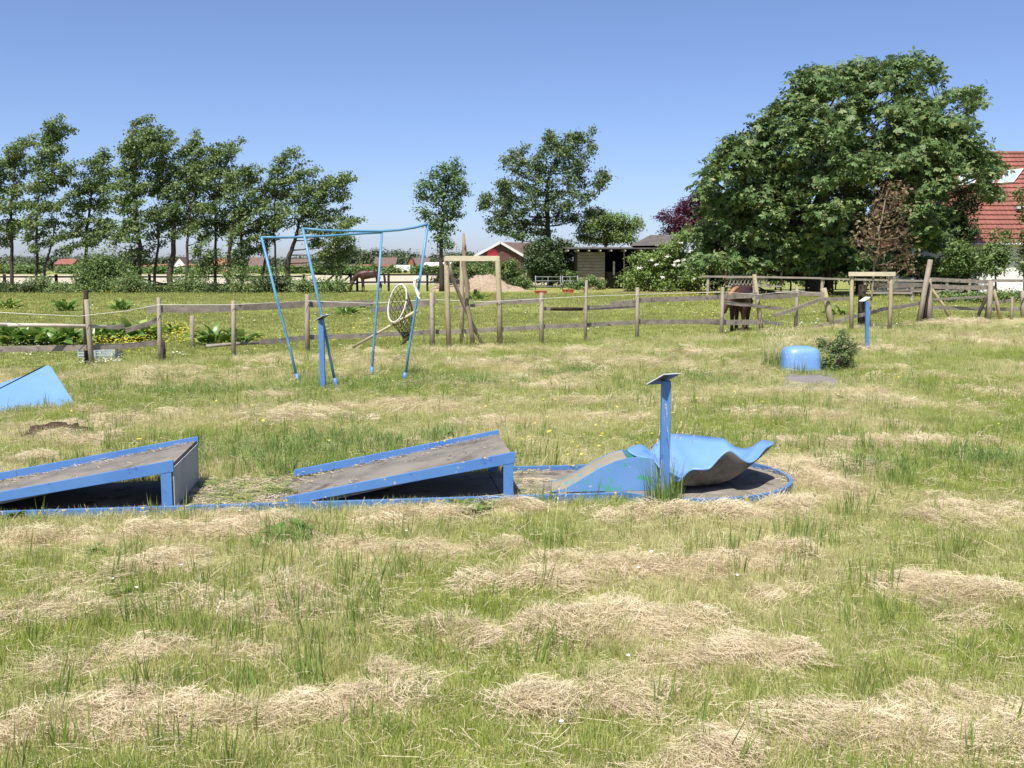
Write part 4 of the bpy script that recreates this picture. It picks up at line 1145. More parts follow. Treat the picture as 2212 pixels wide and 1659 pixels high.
tree('tree', 'wide low tree swept over by the wind, last of the row before the gate', 'tree', Z1, RowY + .3, [[(1795, 1055, .19), (1785, 930, .16), (1800, 850, .14), (1835, 760, .11), (1860, 640, .08), (1980, 520, .04), (2100, 440, .012)], [(1720, 900, .05), (1712, 800, .06), (1700, 650, .05), (1710, 480, .04), (1740, 290, .01)], [(1610, 1060, .12), (1635, 960, .1), (1660, 850, .07), (1650, 700, .03)]],
     [(1745, 272, 26, 12), (1705, 325, 26, 20), (1730, 345, 40, 22), (1700, 400, 60, 30), (1830, 375, 30, 20), (1780, 400, 70, 34), (1860, 410, 50, 26), (1640, 440, 60, 34), (1720, 470, 80, 40), (1820, 480, 80, 40), (1910, 450, 70, 34), (2000, 420, 70, 28), (2090, 410, 55, 20), (2080, 450, 60, 26), (1980, 480, 80, 34), (1620, 530, 60, 40), (1700, 560, 80, 40), (1800, 570, 90, 40), (1900, 550, 80, 36), (2010, 540, 70, 34), (2090, 500, 40, 24), (1640, 630, 70, 40), (1740, 650, 80, 36), (1850, 650, 90, 40), (1960, 620, 80, 40), (2050, 620, 60, 34), (2100, 660, 60, 34), (1940, 700, 90, 36), (1650, 720, 60, 40), (2040, 720, 80, 36), (2120, 740, 50, 34), (1980, 780, 90, 40), (2080, 800, 80, 40), (1630, 800, 50, 40), (2010, 860, 80, 44), (2090, 880, 70, 40), (2040, 930, 60, 30), (2110, 830, 60, 40)], 'leaf_row', 109, group=GRP, wind=(.85, .45, 2), size=.185, limbr=.035, k=16, sig=.17, shell=.55, dens=4.2)

def bush(name, label, conv, Y, blobs, mat, seed, size=.14, dens=16, k=12, sig=.16, cat='bush', group=None, stem=(0, 0), **kw):
    x = sum(q[0] for q in blobs) / len(blobs); yb = max(q[1] + q[3] for q in blobs)
    return tree(name, label, cat, conv, Y, [[(x, yb, .06), (x, yb - (yb - blobs[0][1]) * .6, .04), (x + 4, blobs[0][1], .015)]], blobs, mat, seed, size, dens, k, sig, group=group, crown='foliage', trunkname='stem', limbr=.03, **kw)
UG = 'undergrowth along the back fence'
bush('shrub', 'large rounded dark shrub at the foot of the open-crowned tree', Z1, RowY - 1, [(620, 900, 100, 90), (540, 950, 80, 90), (700, 930, 100, 80), (620, 1020, 140, 70), (780, 950, 80, 80), (760, 1030, 90, 60), (520, 1030, 70, 60), (830, 1010, 60, 60)], 'leaf_hedge', 120, dens=18)
bush('shrub', 'bushy shrub wrapped round the double stems', Z1, RowY - 1.5, [(250, 1020, 70, 60), (200, 1060, 60, 45), (290, 1060, 50, 45)], 'leaf_row', 121)
for i, (x0, x1, h) in enumerate([(-160, 60, 40), (60, 200, 34), (300, 480, 30), (560, 740, 44), (740, 920, 50), (900, 1060, 26), (1060, 1280, 50), (1280, 1440, 34), (1440, 1620, 40), (1620, 1800, 60), (1800, 1960, 46), (1960, 2160, 44)]):
    lab = ['low weeds at the fence end below the slim tree', 'low dark nettles beside the shrub-wrapped stems', 'low dark weeds in the gap beside the large shrub', 'pale weeds fronting the large rounded shrub', 'tall weeds by the tallest tree of the row', 'thin weeds in the shade of the broad tree',
           'bright rounded weeds beneath the broad tree', 'low weeds under the slanting tree', 'weeds spreading under the twin ivy stems', 'tall weeds round the swept tree trunk', 'weeds between the swept tree and the gate', 'bright weeds below the gate by the grazing horse'][i]
    nb = 5
    bush('weed_clump', lab, Z1, RowY - 2.2 - (i % 3) * .4, [(x0 + (x1 - x0) * (j + .5) / nb, 1105 - h * 1.25 + 6 * math.sin(i * 3 + j * 2), (x1 - x0) / nb * .85, h * 1.75 * random.uniform(.6, 1.15)) for j in range(nb)],
         ['leaf_dark', 'leaf_dark', 'leaf_row', 'leaf_hedge', 'leaf_row', 'leaf_dark', 'leaf_hedge', 'leaf_dark', 'leaf_row', 'leaf_dark', 'leaf_row', 'leaf_hedge'][i], 130 + i, size=.13, dens=20, cat='weeds', group=UG)

# single poplar-like tree, the alder, bushes round the shed
tree('tree', 'slender upright tree standing alone behind the stake frame', 'tree', ZD, 66, [[(953, 612, .16), (952, 560, .13), (955, 480, .09), (965, 380, .03)]],
     [(985, 352, 10, 9), (955, 362, 14, 13), (985, 372, 18, 16), (935, 380, 13, 13), (965, 388, 22, 16), (992, 395, 17, 18), (925, 402, 20, 13), (955, 412, 24, 16), (985, 422, 20, 16), (910, 425, 14, 12), (935, 435, 20, 14), (975, 445, 22, 16), (920, 460, 22, 14), (955, 465, 22, 15), (985, 465, 14, 14), (935, 485, 20, 13), (965, 495, 20, 14), (950, 515, 18, 12), (970, 525, 13, 10), (955, 535, 12, 9), (905, 405, 10, 8), (1002, 405, 10, 14)], 'leaf_poplar', 141, size=.2, dens=7, k=16, sig=.2, shell=.5)
tree('tree', 'broad layered tree with open branches behind the timber shed', 'tree', Z3, 82, [[(765, 1260, .26), (755, 1000, .22), (745, 800, .2), (740, 600, .17), (760, 380, .1), (880, 130, .02)]],
     [(905, 95, 30, 30), (740, 115, 26, 22), (1000, 110, 24, 24), (860, 150, 80, 40), (960, 160, 80, 40), (770, 175, 60, 34), (1070, 150, 50, 28), (700, 240, 60, 36), (820, 230, 90, 44), (940, 250, 90, 44), (1060, 220, 55, 40), (500, 240, 40, 24), (460, 290, 40, 24), (560, 290, 60, 30), (660, 320, 80, 36), (780, 330, 80, 40), (900, 340, 80, 44), (1010, 320, 70, 40), (420, 330, 40, 18), (520, 380, 50, 24), (600, 400, 70, 36), (700, 430, 70, 36), (880, 430, 80, 40), (980, 420, 60, 40), (480, 440, 70, 36), (580, 490, 80, 36), (380, 500, 50, 26), (430, 530, 80, 34), (1050, 470, 70, 30), (1140, 450, 60, 24), (1220, 415, 36, 16), (1160, 490, 50, 26), (700, 530, 80, 40), (850, 540, 80, 44), (980, 540, 80, 40), (330, 600, 80, 30), (250, 620, 40, 20), (240, 660, 36, 16), (420, 620, 80, 36), (540, 590, 80, 36), (640, 640, 80, 40), (780, 640, 80, 40), (900, 640, 80, 44), (1030, 600, 70, 36), (380, 690, 90, 34), (500, 700, 90, 36), (330, 760, 60, 30), (430, 770, 90, 36), (560, 780, 90, 40), (690, 760, 80, 40), (820, 750, 80, 44), (940, 740, 80, 44), (1050, 700, 60, 40), (340, 830, 40, 34), (420, 850, 70, 36), (520, 870, 70, 34), (620, 850, 80, 36), (740, 840, 60, 36)], 'leaf_alder', 142, size=.235, dens=4.2, k=17, sig=.24, spread=2.4, limbr=.035, wind=(0, .5, 1))
tree('tree', 'rounded pale green small tree behind the shed roof', 'tree', Z3, 84, [[(1200, 1250, .16), (1210, 1000, .13), (1220, 800, .06)]],
     [(1170, 690, 60, 36), (1110, 720, 60, 40), (1060, 800, 80, 60), (1220, 740, 80, 44), (1310, 750, 80, 50), (1150, 800, 90, 60), (1260, 820, 90, 60), (1360, 800, 70, 50), (1030, 880, 70, 50), (1120, 900, 80, 50), (1220, 900, 90, 44), (1330, 880, 90, 44), (1420, 860, 50, 40), (1440, 780, 40, 50), (1470, 740, 24, 30), (1480, 800, 20, 30), (1400, 910, 60, 30)], 'leaf_fresh', 143, size=.2, dens=13)
tree('tree', 'purple-leaved copper tree half hidden by the chestnut', 'tree', Z3, 98, [[(1960, 1250, .2), (1950, 1000, .17), (1930, 800, .06)]],
     [(1930, 590, 50, 40), (2000, 590, 60, 50), (1850, 620, 40, 34), (1810, 670, 50, 36), (1890, 680, 70, 44), (1980, 680, 70, 50), (1690, 700, 40, 22), (1640, 735, 34, 18), (1720, 750, 50, 26), (1790, 750, 60, 44), (1880, 770, 80, 50), (1970, 780, 80, 50), (1700, 830, 30, 26), (1780, 830, 70, 40), (1870, 850, 80, 40), (1960, 870, 80, 50), (2060, 700, 60, 90), (2060, 850, 60, 80)], 'leaf_purple', 144, size=.24, dens=13, sig=.3)
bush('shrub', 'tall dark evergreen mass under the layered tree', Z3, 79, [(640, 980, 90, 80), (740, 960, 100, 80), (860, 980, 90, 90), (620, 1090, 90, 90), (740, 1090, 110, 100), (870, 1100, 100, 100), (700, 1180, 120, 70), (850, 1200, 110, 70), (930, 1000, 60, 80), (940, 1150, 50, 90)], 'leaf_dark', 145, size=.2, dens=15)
bush('shrub', 'bright leafy bush between the dead sapling and the metal gate', Z3, 72, [(430, 1120, 80, 60), (370, 1170, 70, 60), (480, 1180, 80, 60), (540, 1240, 70, 50), (420, 1240, 80, 50), (580, 1280, 50, 30)], 'leaf_hedge', 146, size=.17, dens=17)
bush('shrub', 'low leafy bush behind the wood-chip heap', Z3, 77, [(170, 1130, 90, 50), (250, 1160, 80, 50), (150, 1190, 70, 50), (60, 1180, 70, 60), (280, 1110, 60, 40)], 'leaf_hedge', 147, size=.17, dens=16)
bush('shrub', 'small dark bush behind the tall stake frame', ZD, 70, [(960, 590, 18, 18), (975, 600, 18, 12), (945, 602, 12, 10)], 'leaf_dark', 148, size=.17, dens=17)
bush('shrub', 'leafy bush against the log wall of the shed', Z3, 71, [(1090, 1230, 50, 50), (1150, 1250, 60, 50), (1020, 1260, 60, 40), (950, 1270, 60, 36), (1170, 1290, 50, 24), (930, 1180, 30, 40)], 'leaf_hedge', 149, size=.16, dens=16)
fl = bush('elder_shrub', 'sprawling elder shrub with white flower heads beside the shed', Z3, 66, [(1500, 1060, 90, 50), (1420, 1060, 40, 40), (1600, 1060, 100, 60), (1700, 1000, 100, 70), (1800, 930, 90, 70), (1880, 880, 70, 60), (1380, 1230, 70, 60), (1470, 1180, 100, 70), (1600, 1170, 120, 80), (1720, 1130, 120, 80), (1830, 1060, 110, 90), (1420, 1290, 80, 34), (1540, 1270, 110, 60), (1660, 1270, 100, 60), (1780, 1250, 110, 60), (1900, 1180, 100, 90), (1880, 1290, 110, 44), (1960, 1020, 80, 90)], 'leaf_fresh', 150, size=.18, dens=13, spread=.8)
mb = MB(); rr_ = random.Random(3)
for (x, y) in [(1615, 1105), (1760, 1110), (1800, 1112), (1790, 1075), (1770, 1080), (1665, 1208), (1925, 1215), (1890, 1000), (1815, 930), (1840, 1068), (1580, 1072), (1900, 995), (1700, 1040), (1480, 1130)]:
    C = at(*Z3(x, y), 64.7)
    for j in range(26):
        d = Vector((rr_.gauss(0, 1), rr_.gauss(0, .5), rr_.gauss(0, .6))) * .07
        p = C + d; s_ = .03
        mb.add([p + Vector((-s_, 0, 0)), p + Vector((0, -s_ * .5, -s_)), p + Vector((s_, 0, 0)), p + Vector((0, 0, s_))], [(0, 1, 2, 3)])
mb.build('blossom', 'petal_white', fl)

# the big chestnut
CH = [(1480, 80, 90, 20), (1590, 95, 60, 34), (1300, 100, 110, 24), (1180, 120, 80, 24), (1420, 120, 150, 36), (1570, 150, 80, 44), (1620, 200, 36, 30), (1080, 110, 50, 24), (960, 135, 70, 30), (820, 160, 70, 26), (740, 185, 50, 30),
      (1250, 160, 120, 44), (1100, 170, 120, 44), (960, 190, 110, 44), (1400, 190, 120, 44), (820, 220, 90, 44), (720, 240, 50, 40), (1000, 260, 120, 50), (880, 290, 110, 50), (760, 300, 80, 50), (660, 310, 60, 50), (1150, 260, 110, 44), (1300, 240, 100, 40), (1450, 270, 90, 34), (1500, 240, 60, 30),
      (620, 380, 50, 40), (740, 390, 100, 50), (560, 430, 60, 44), (680, 460, 100, 60), (820, 420, 70, 50), (1000, 420, 80, 60), (1110, 380, 70, 50), (1300, 400, 110, 60), (1440, 380, 90, 60), (1400, 450, 110, 50),
      (1600, 340, 60, 34), (1570, 380, 60, 44), (1680, 380, 30, 30), (1750, 290, 80, 26), (1840, 300, 80, 34), (1900, 350, 60, 30), (1700, 320, 40, 26), (1840, 410, 26, 14), (1870, 465, 34, 26),
      (420, 520, 30, 34), (500, 480, 50, 44), (560, 540, 90, 60), (480, 580, 80, 60), (700, 560, 110, 60), (850, 560, 110, 60), (960, 520, 90, 60), (1060, 480, 90, 60), (880, 620, 120, 44), (1020, 560, 60, 60), (1090, 620, 60, 50),
      (340, 610, 60, 40), (400, 640, 90, 60), (270, 650, 70, 50), (560, 650, 120, 60), (700, 680, 110, 60), (220, 710, 80, 60), (340, 740, 120, 70), (480, 750, 130, 70), (640, 770, 120, 60), (140, 770, 70, 44),
      (1380, 530, 130, 60), (1500, 480, 120, 60), (1640, 470, 110, 50), (1750, 490, 70, 50), (1700, 560, 130, 60), (1560, 570, 120, 60), (1820, 570, 90, 60), (1330, 600, 100, 60), (1450, 650, 130, 70), (1600, 660, 130, 60), (1760, 650, 120, 60), (1880, 640, 70, 60),
      (1400, 740, 120, 70), (1540, 740, 120, 60), (1680, 740, 120, 60), (1820, 730, 110, 60), (1920, 740, 90, 60), (2000, 740, 70, 50), (2060, 800, 44, 40), (1960, 820, 80, 50), (1800, 810, 90, 50), (1660, 820, 110, 60), (1500, 820, 110, 60), (2000, 880, 40, 40), (1930, 900, 60, 44), (1980, 960, 70, 40), (2040, 990, 30, 30),
      (1100, 720, 120, 30), (1000, 760, 120, 36), (1150, 770, 110, 40), (1060, 820, 150, 44), (1180, 840, 100, 44), (900, 760, 80, 40),
      (90, 850, 50, 36), (100, 930, 60, 50), (220, 830, 110, 70), (380, 860, 130, 70), (540, 860, 110, 70), (160, 1000, 90, 60), (300, 980, 130, 80), (460, 980, 130, 80), (700, 860, 90, 60), (760, 950, 100, 60), (880, 880, 90, 50), (640, 940, 70, 60),
      (120, 1100, 90, 60), (240, 1120, 120, 80), (380, 1120, 130, 80), (540, 1100, 110, 70), (620, 1060, 60, 60), (60, 1240, 120, 60), (200, 1240, 120, 70), (340, 1240, 120, 70), (480, 1240, 120, 70), (600, 1220, 70, 60), (640, 1290, 60, 50), (120, 1330, 120, 60), (280, 1350, 130, 60), (440, 1360, 120, 60), (600, 1370, 100, 50),
      (840, 1120, 100, 60), (950, 1060, 100, 60), (820, 1200, 90, 50), (930, 1160, 90, 50), (1040, 1060, 70, 50), (800, 1280, 80, 50), (930, 1300, 80, 40), (700, 1380, 80, 50),
      (1560, 930, 90, 60), (1500, 1060, 90, 60), (1600, 1080, 90, 60), (1650, 960, 70, 50), (1560, 1180, 90, 60), (1640, 1220, 80, 60), (1500, 1250, 70, 60), (1600, 1320, 80, 60), (1680, 1120, 60, 60), (1440, 960, 60, 60), (1700, 900, 80, 50)]
rr_ = random.Random(9)
def chdepth(x, y):
    r = ((x - 1050) / 1000) ** 2 + ((y - 800) / 780) ** 2
    return -5.2 * math.sqrt(max(0, 1 - r)) + rr_.uniform(-.9, .9) + (1.2 if y < 650 and 900 < x < 1250 else 0)
CHB = [(x, y, rx * .95, ry * .95, chdepth(x, y)) for (x, y, rx, ry) in CH]
CHB += [(x, y, rx, ry, abs(chdepth(x, y)) * .8) for (x, y, rx, ry) in CH[::3]]
CHB += [(900, 700, 220, 160, 1.5), (700, 900, 220, 160, 1), (1450, 800, 200, 160, 1.5), (1100, 950, 220, 140, 2), (400, 1050, 200, 160, 2), (1250, 700, 160, 160, 2), (1100, 450, 140, 120, 2.5), (1350, 1150, 160, 160, 3), (900, 1350, 260, 80, 3), (1300, 1400, 260, 80, 3), (500, 1400, 260, 80, 3), (1010, 1190, 100, 70, .5), (1090, 1130, 90, 70, 1), (1060, 1260, 110, 60, 1), (960, 1240, 90, 60, 2), (1150, 1200, 90, 80, 2)]
CHB += [(60 + 95 * k, 1420 + 22 * math.sin(k * 1.9), 85, 55, -2.5 + math.sin(k * 2.7)) for k in range(8)] + [(880, 1400, 70, 40, -2), (1000, 1370, 80, 50, -1), (1150, 1400, 90, 50, -1), (1280, 1420, 90, 50, -1), (1420, 1420, 90, 50, -1), (1560, 1420, 80, 50, -.5), (1000, 1450, 80, 40, 2.5), (1200, 1450, 90, 45, 2.5), (650, 1450, 90, 45, 2), (715, 1146, 100, 70, 0), (670, 1200, 80, 60, 1), (760, 1090, 80, 60, 1), (740, 1180, 110, 80, 3)]
chest = tree('chestnut_tree', 'huge spreading dark green chestnut tree with a dense drooping crown', 'tree', Z5, 57,
     [[(820, 1510, .55), (815, 1300, .48), (850, 1050, .42), (950, 800, .33), (1050, 560, .24), (1150, 380, .16), (1300, 200, .05)], [(1130, 1500, .35), (1150, 1250, .3), (1300, 900, .22), (1500, 600, .12), (1560, 440, .06), (1640, 385, .05), (1760, 345, .03), (1900, 340, .012)], [(950, 800, .25), (850, 560, .2), (880, 440, .15), (800, 260, .05)], [(850, 1050, .28), (600, 850, .2), (350, 700, .08)]],
     CHB, 'leaf_chestnut', 151, size=.31, dens=3.3, k=8, sig=.26, palm=True, depthr=.9, limbr=.07, shell=.38, up=.9)

ytree = tree('young_tree', 'rusty red-leaved young tree tied inside the two-stake frame', 'tree', Z5, G(1880, 714).y, [[(1185, 1870, .03), (1215, 1450, .026), (1245, 1200, .022), (1280, 1060, .018), (1330, 900, .006)]],
     [(1390, 900, 60, 20), (1310, 920, 70, 30), (1420, 950, 50, 30), (1270, 960, 60, 36), (1360, 980, 80, 40), (1250, 1020, 50, 40), (1320, 1050, 80, 50), (1400, 1060, 40, 40), (1240, 1110, 60, 40), (1180, 1160, 60, 40), (1300, 1140, 80, 44), (1400, 1130, 50, 40), (1130, 1220, 60, 40), (1220, 1230, 80, 44), (1330, 1230, 90, 44), (1430, 1220, 40, 40), (1080, 1280, 50, 34), (1170, 1300, 80, 40), (1290, 1310, 90, 44), (1400, 1310, 80, 40), (1150, 1370, 50, 34), (1250, 1380, 80, 40), (1370, 1390, 90, 40), (1470, 1380, 44, 40), (1430, 1450, 70, 34), (1320, 1450, 60, 30), (1480, 1480, 44, 30)], 'leaf_rust', 152, size=.105, dens=17, k=7, sig=.11, bark='bark_pale', spread=.5, limbr=.012)

# shrubs by the house and right-hand edge
bush('shrub', 'rounded green shrub in front of the white house wall', ZH, 53, [(640, 1020, 100, 70), (720, 1080, 90, 80), (600, 1110, 80, 80), (660, 1180, 120, 70), (760, 1180, 70, 60), (560, 1220, 70, 60)], 'leaf_hedge', 160, size=.17, dens=17)
bush('shrub', 'second rounded shrub with two upright sprigs by the house', ZH, 54, [(940, 1060, 100, 70), (1050, 1060, 80, 70), (880, 1140, 100, 80), (1000, 1150, 110, 80), (1080, 1140, 50, 70), (960, 1230, 130, 50), (990, 900, 30, 50), (1100, 900, 34, 50), (980, 960, 50, 40), (1090, 970, 50, 40)], 'leaf_hedge', 161, size=.17, dens=17)
bush('shrub', 'dark copper shrub hanging at the chestnut edge before the red roof', Z5, 59, [(1790, 960, 60, 50), (1830, 1030, 70, 44), (1880, 1080, 36, 30), (1760, 1080, 60, 60), (1800, 1160, 80, 60), (1780, 1250, 90, 60), (1720, 1180, 60, 80), (1850, 1220, 60, 60), (1750, 1330, 90, 60), (1820, 1400, 70, 60)], 'leaf_dark', 162, size=.2, dens=14)
bush('shrub', 'slim leafy shrub overlapping the red roof and white wall', ZH, 50, [(1250, 520, 50, 60), (1280, 620, 50, 60), (1290, 760, 60, 90), (1280, 900, 60, 90), (1290, 1050, 70, 90), (1290, 1180, 70, 90), (1250, 1230, 50, 60)], 'leaf_alder', 163, size=.17, dens=14)
for i, (x0, x1, yb, h) in enumerate([(380, 600, 1430, 60), (560, 800, 1440, 60), (780, 1020, 1440, 70), (1000, 1290, 1440, 70)]):
    bush('hedge_weeds', ['long weeds by the leaning dark corral posts', 'tall weeds under the corral rails', 'rank grass and weeds below the white wall', 'rank weeds behind the corral corner post'][i], ZH, 44 + (i % 2), [(x0 + (x1 - x0) * (j + .5) / 4, yb - h * .2 + 60, (x1 - x0) / 4 * .8, h * random.uniform(.7, 1)) for j in range(4)], 'leaf_hedge', 170 + i, size=.13, dens=20, cat='weeds', group='weeds behind the corral')

# hedge row of small bushes beneath the chestnut shade, right of the elder
for i, (x, y, rx, ry) in enumerate([(120, 1420, 150, 70), (400, 1420, 150, 60), (660, 1430, 120, 60), (880, 1440, 110, 50), (1080, 1440, 110, 60), (1300, 1450, 120, 50)]):
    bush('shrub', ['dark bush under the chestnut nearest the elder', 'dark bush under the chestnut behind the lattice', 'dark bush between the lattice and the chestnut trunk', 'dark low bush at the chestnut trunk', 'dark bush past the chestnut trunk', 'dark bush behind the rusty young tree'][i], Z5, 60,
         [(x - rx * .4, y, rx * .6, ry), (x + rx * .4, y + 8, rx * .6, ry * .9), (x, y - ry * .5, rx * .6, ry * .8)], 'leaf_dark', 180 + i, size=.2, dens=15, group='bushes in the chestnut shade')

# far tree line: one mass beyond the fields
rs = np.random.RandomState(77)
bl = []
for i in range(150):
    x = rs.uniform(-330, 1130); yt = 563 + rs.uniform(-8, 8)
    if 700 < x < 900: yt -= 12 + rs.uniform(0, 8)
    if 900 < x < 1130: yt -= 8
    Yv = rs.uniform(470, 620)
    C = at(x, yt, Yv); h = max(3, C.z)
    bl.append(((C.x, Yv, h * .55), (rs.uniform(4, 9), 5, h * .5)))
V, Fq = cloud(bl, .42, 10, 1.3, 1.5, 78, .5, .8)
tl_ = np_mesh('treeline', V, Fq, 'leaf_far'); tag(tl_, 'far-off belt of trees along the horizon behind the houses', 'tree line', kind='stuff')
bl = []
for i in range(60):
    x = rs.uniform(-330, 960); Yv = rs.uniform(235, 300); C = at(x, 580, Yv)
    bl.append(((C.x, Yv, .9), (rs.uniform(2, 5), 1.5, rs.uniform(.7, 1.5))))
V, Fq = cloud(bl, 1.4, 10, .5, .7, 79, .5, .8)
tl_ = np_mesh('far_hedge', V, Fq, 'leaf_hedge'); tag(tl_, 'broken far hedge at the edge of the pale crop field', 'hedge', kind='stuff')

# dense planting that closes the view under the chestnut
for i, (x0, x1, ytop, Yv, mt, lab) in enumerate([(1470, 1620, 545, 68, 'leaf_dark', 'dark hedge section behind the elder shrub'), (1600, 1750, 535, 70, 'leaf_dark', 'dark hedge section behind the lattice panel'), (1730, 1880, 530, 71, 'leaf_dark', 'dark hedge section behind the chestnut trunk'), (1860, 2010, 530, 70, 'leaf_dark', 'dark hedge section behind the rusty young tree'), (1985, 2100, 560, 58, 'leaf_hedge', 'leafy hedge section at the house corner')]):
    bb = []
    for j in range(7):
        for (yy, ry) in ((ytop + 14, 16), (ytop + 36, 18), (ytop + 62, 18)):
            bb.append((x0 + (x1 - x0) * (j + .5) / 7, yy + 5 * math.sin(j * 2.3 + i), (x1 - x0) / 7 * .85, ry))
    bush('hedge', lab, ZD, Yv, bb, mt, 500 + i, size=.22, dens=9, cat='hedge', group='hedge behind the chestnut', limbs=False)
# ================================================================== BACK FENCES, GATE
bf = thing('back_fence', 'dark two-rail fence behind the wind-bent trees', 'fence', (-12, 66.5, 0))
by = 66.8
def bpt(zx, zy): return at(*Z1(zx, zy), by)
xs_ = [-300, -140, 28, 350, 640, 930, 1195, 1580, 1890]
for zx in xs_:
    p = bpt(zx, 1000); MB().box((p.x, by, .55), (.16, .12, 1.12)).build('post', 'wood_black', bf)
for a, c_ in zip(xs_[:-1], xs_[1:]):
    for zy in (985, 1035):
        p0, p1 = bpt(a, zy), bpt(c_, zy - (3 if c_ > 1500 else 0)); p0.y -= .09; p1.y -= .09
        MB().bar(p0, p1, .04, .11).build('rail', 'wood_black', bf)
MB().bar(bpt(860, 990) - Vector((0, .2, 0)), bpt(1040, 1032) - Vector((0, .2, 0)), .04, .1).build('fallen_rail', 'wood_black', bf)
MB().bar(bpt(880, 1042) - Vector((0, .3, 0)), bpt(1120, 1018) - Vector((0, .3, 0)), .04, .09).build('fallen_rail', 'wood_black', bf)
gt = thing('field_gate', 'dark timber field gate with crossed diagonal braces by the grazing horse', 'gate', at(*Z2(780, 740), 66))
gp = lambda x, y: at(*Z2(x, y), 66)
for x in (795, 910):
    p = gp(x, 600); MB().box((p.x, 66, .6), (.14, .1, 1.2)).build('gate_post', 'wood_black', gt)
p0, p1 = gp(620, 612), gp(960, 618)
MB().bar(p0, p1, .05, .12).build('top_rail', 'wood_black', gt)
MB().bar(gp(620, 680), gp(960, 690), .05, .1).build('bottom_rail', 'wood_black', gt)
for a, c_ in (((715, 668), (775, 622)), ((860, 668), (905, 622)), ((940, 680), (900, 622)), ((700, 690), (760, 640))):
    q0, q1 = gp(*a), gp(*c_); q0.y -= .06; q1.y -= .06
    MB().bar(q0, q1, .04, .1).build('brace', 'wood_black', gt)
bf2 = thing('back_fence', 'dark two-rail fence between the field gate and the wood-chip heap', 'fence', (3, 66.5, 0))
q = [960, 1212, 1522, 1640, 1840]
for x in q:
    p = at(*Z2(x, 620), 66.5); MB().box((p.x, 66.5, .6), (.14, .12, 1.25)).build('post', 'wood_black', bf2)
for a, c_ in zip(q[:-1], q[1:]):
    for zy in (616, 676):
        p0, p1 = at(*Z2(a, zy + 2), 66.4), at(*Z2(c_, zy), 66.4)
        MB().bar(p0, p1, .04, .11).build('rail', 'wood_black', bf2)
rf = thing('rear_paddock_fence', 'long weathered rail fence in the shade before the chestnut', 'fence', at(*Z4(900, 430), 46))
for x in (110, 420, 870, 1155, 1470, 1700, 1850):
    p = at(*Z4(x, 300), 46); MB().tube([Vector((p.x, 46, -.1)), Vector((p.x, 46, 1.05))], .07, 8).build('post', 'wood_grey', rf)
for (x0, y0, x1, y1) in [(60, 262, 420, 265), (420, 265, 870, 274), (870, 276, 1155, 284), (1155, 284, 1470, 290), (1470, 292, 1850, 286), (1155, 372, 1470, 372), (1470, 360, 1810, 360), (560, 366, 870, 372)]:
    p0, p1 = at(*Z4(x0, y0), 45.9), at(*Z4(x1, y1), 45.9)
    MB().bar(p0, p1, .035, .085).build('rail', 'wood_rail', rf)
tr = thing('trellis', 'dark diamond lattice panel on rails behind the pony', 'trellis', at(*Z4(380, 400), 48))
for k in range(11):
    x = 245 + k * 24
    MB().bar(at(*Z4(x, 325), 48), at(*Z4(x + 26, 272), 48), .02, .035).build('slat', 'wood_rail', tr)
    MB().bar(at(*Z4(x + 26, 325), 48.03), at(*Z4(x, 272), 48.03), .02, .035).build('slat', 'wood_rail', tr)
for zy in (268, 328):
    MB().bar(at(*Z4(225, zy), 47.95), at(*Z4(600, zy), 47.95), .04, .07).build('frame_rail', 'wood_rail', tr)
for zx in (228, 410, 597):
    p = at(*Z4(zx, 300), 48.06); MB().box((p.x, 48.06, .65), (.08, .05, 1.35)).build('frame_post', 'wood_dark', tr)

# ================================================================== SHED
sy = 74.0
sp = lambda x, y, d=0: at(*Z3(x, y), sy + d)
shed = thing('timber_shed', 'open-fronted timber shed with a log-board end wall and dark felt roof', 'shed', Vector((sp(1300, 1300).x, sy, 0)))
xl, xr = sp(985, 1100).x, sp(1205, 1100).x
xo = sp(1790, 1100).x
zt = sp(1100, 1005).z
npl = 12
for k in range(npl):
    z0 = zt * k / npl
    MB().box(((xl + xr) / 2, sy, z0 + zt / npl / 2), (xr - xl, .06, zt / npl - .012)).build('log_board', 'shed_board', shed, bevel=.02)
MB().box((xr - .06, sy + .09, zt / 2), (.14, .1, zt)).build('corner_post', 'wood_dark', shed)
for (a, c_) in ((xl, xl + .06), (xo - .06, xo)):
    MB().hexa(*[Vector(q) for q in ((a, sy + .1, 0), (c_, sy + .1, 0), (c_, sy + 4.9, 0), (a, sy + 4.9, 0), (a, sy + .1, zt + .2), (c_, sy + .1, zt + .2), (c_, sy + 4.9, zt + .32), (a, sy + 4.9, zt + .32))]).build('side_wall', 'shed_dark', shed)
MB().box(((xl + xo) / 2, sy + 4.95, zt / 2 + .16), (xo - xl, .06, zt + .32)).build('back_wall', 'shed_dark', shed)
xd = sp(1310, 1200).x
MB().box(((xr + xd) / 2 + .1, sy + .5, .62), (xd - xr, .05, 1.24)).build('stable_door', 'wood_dark', shed)
for zx in (1280,):
    p = sp(zx, 1120); MB().box((p.x, sy + .3, 1.5), (.14, .05, 1.0)).build('door_frame', 'wood_white', shed)
for zx in (1358, 1580, 1790):
    p = sp(zx, 1060); MB().box((p.x, sy - .02, zt / 2 + .05), (.10, .10, zt + .08)).build('post', 'wood_grey', shed)
xw = sp(1358, 1160).x
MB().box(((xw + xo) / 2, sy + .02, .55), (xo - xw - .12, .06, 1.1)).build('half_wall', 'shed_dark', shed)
for zx in (905, 985, 1070, 1160, 1245, 1355, 1480, 1580, 1690):
    p = sp(zx, 990); MB().box((p.x, sy + 1.0, zt + .12), (.10, 4.2, .15)).build('rafter', 'wood_white', shed)
xa, xb = sp(890, 970).x, sp(1800, 970).x
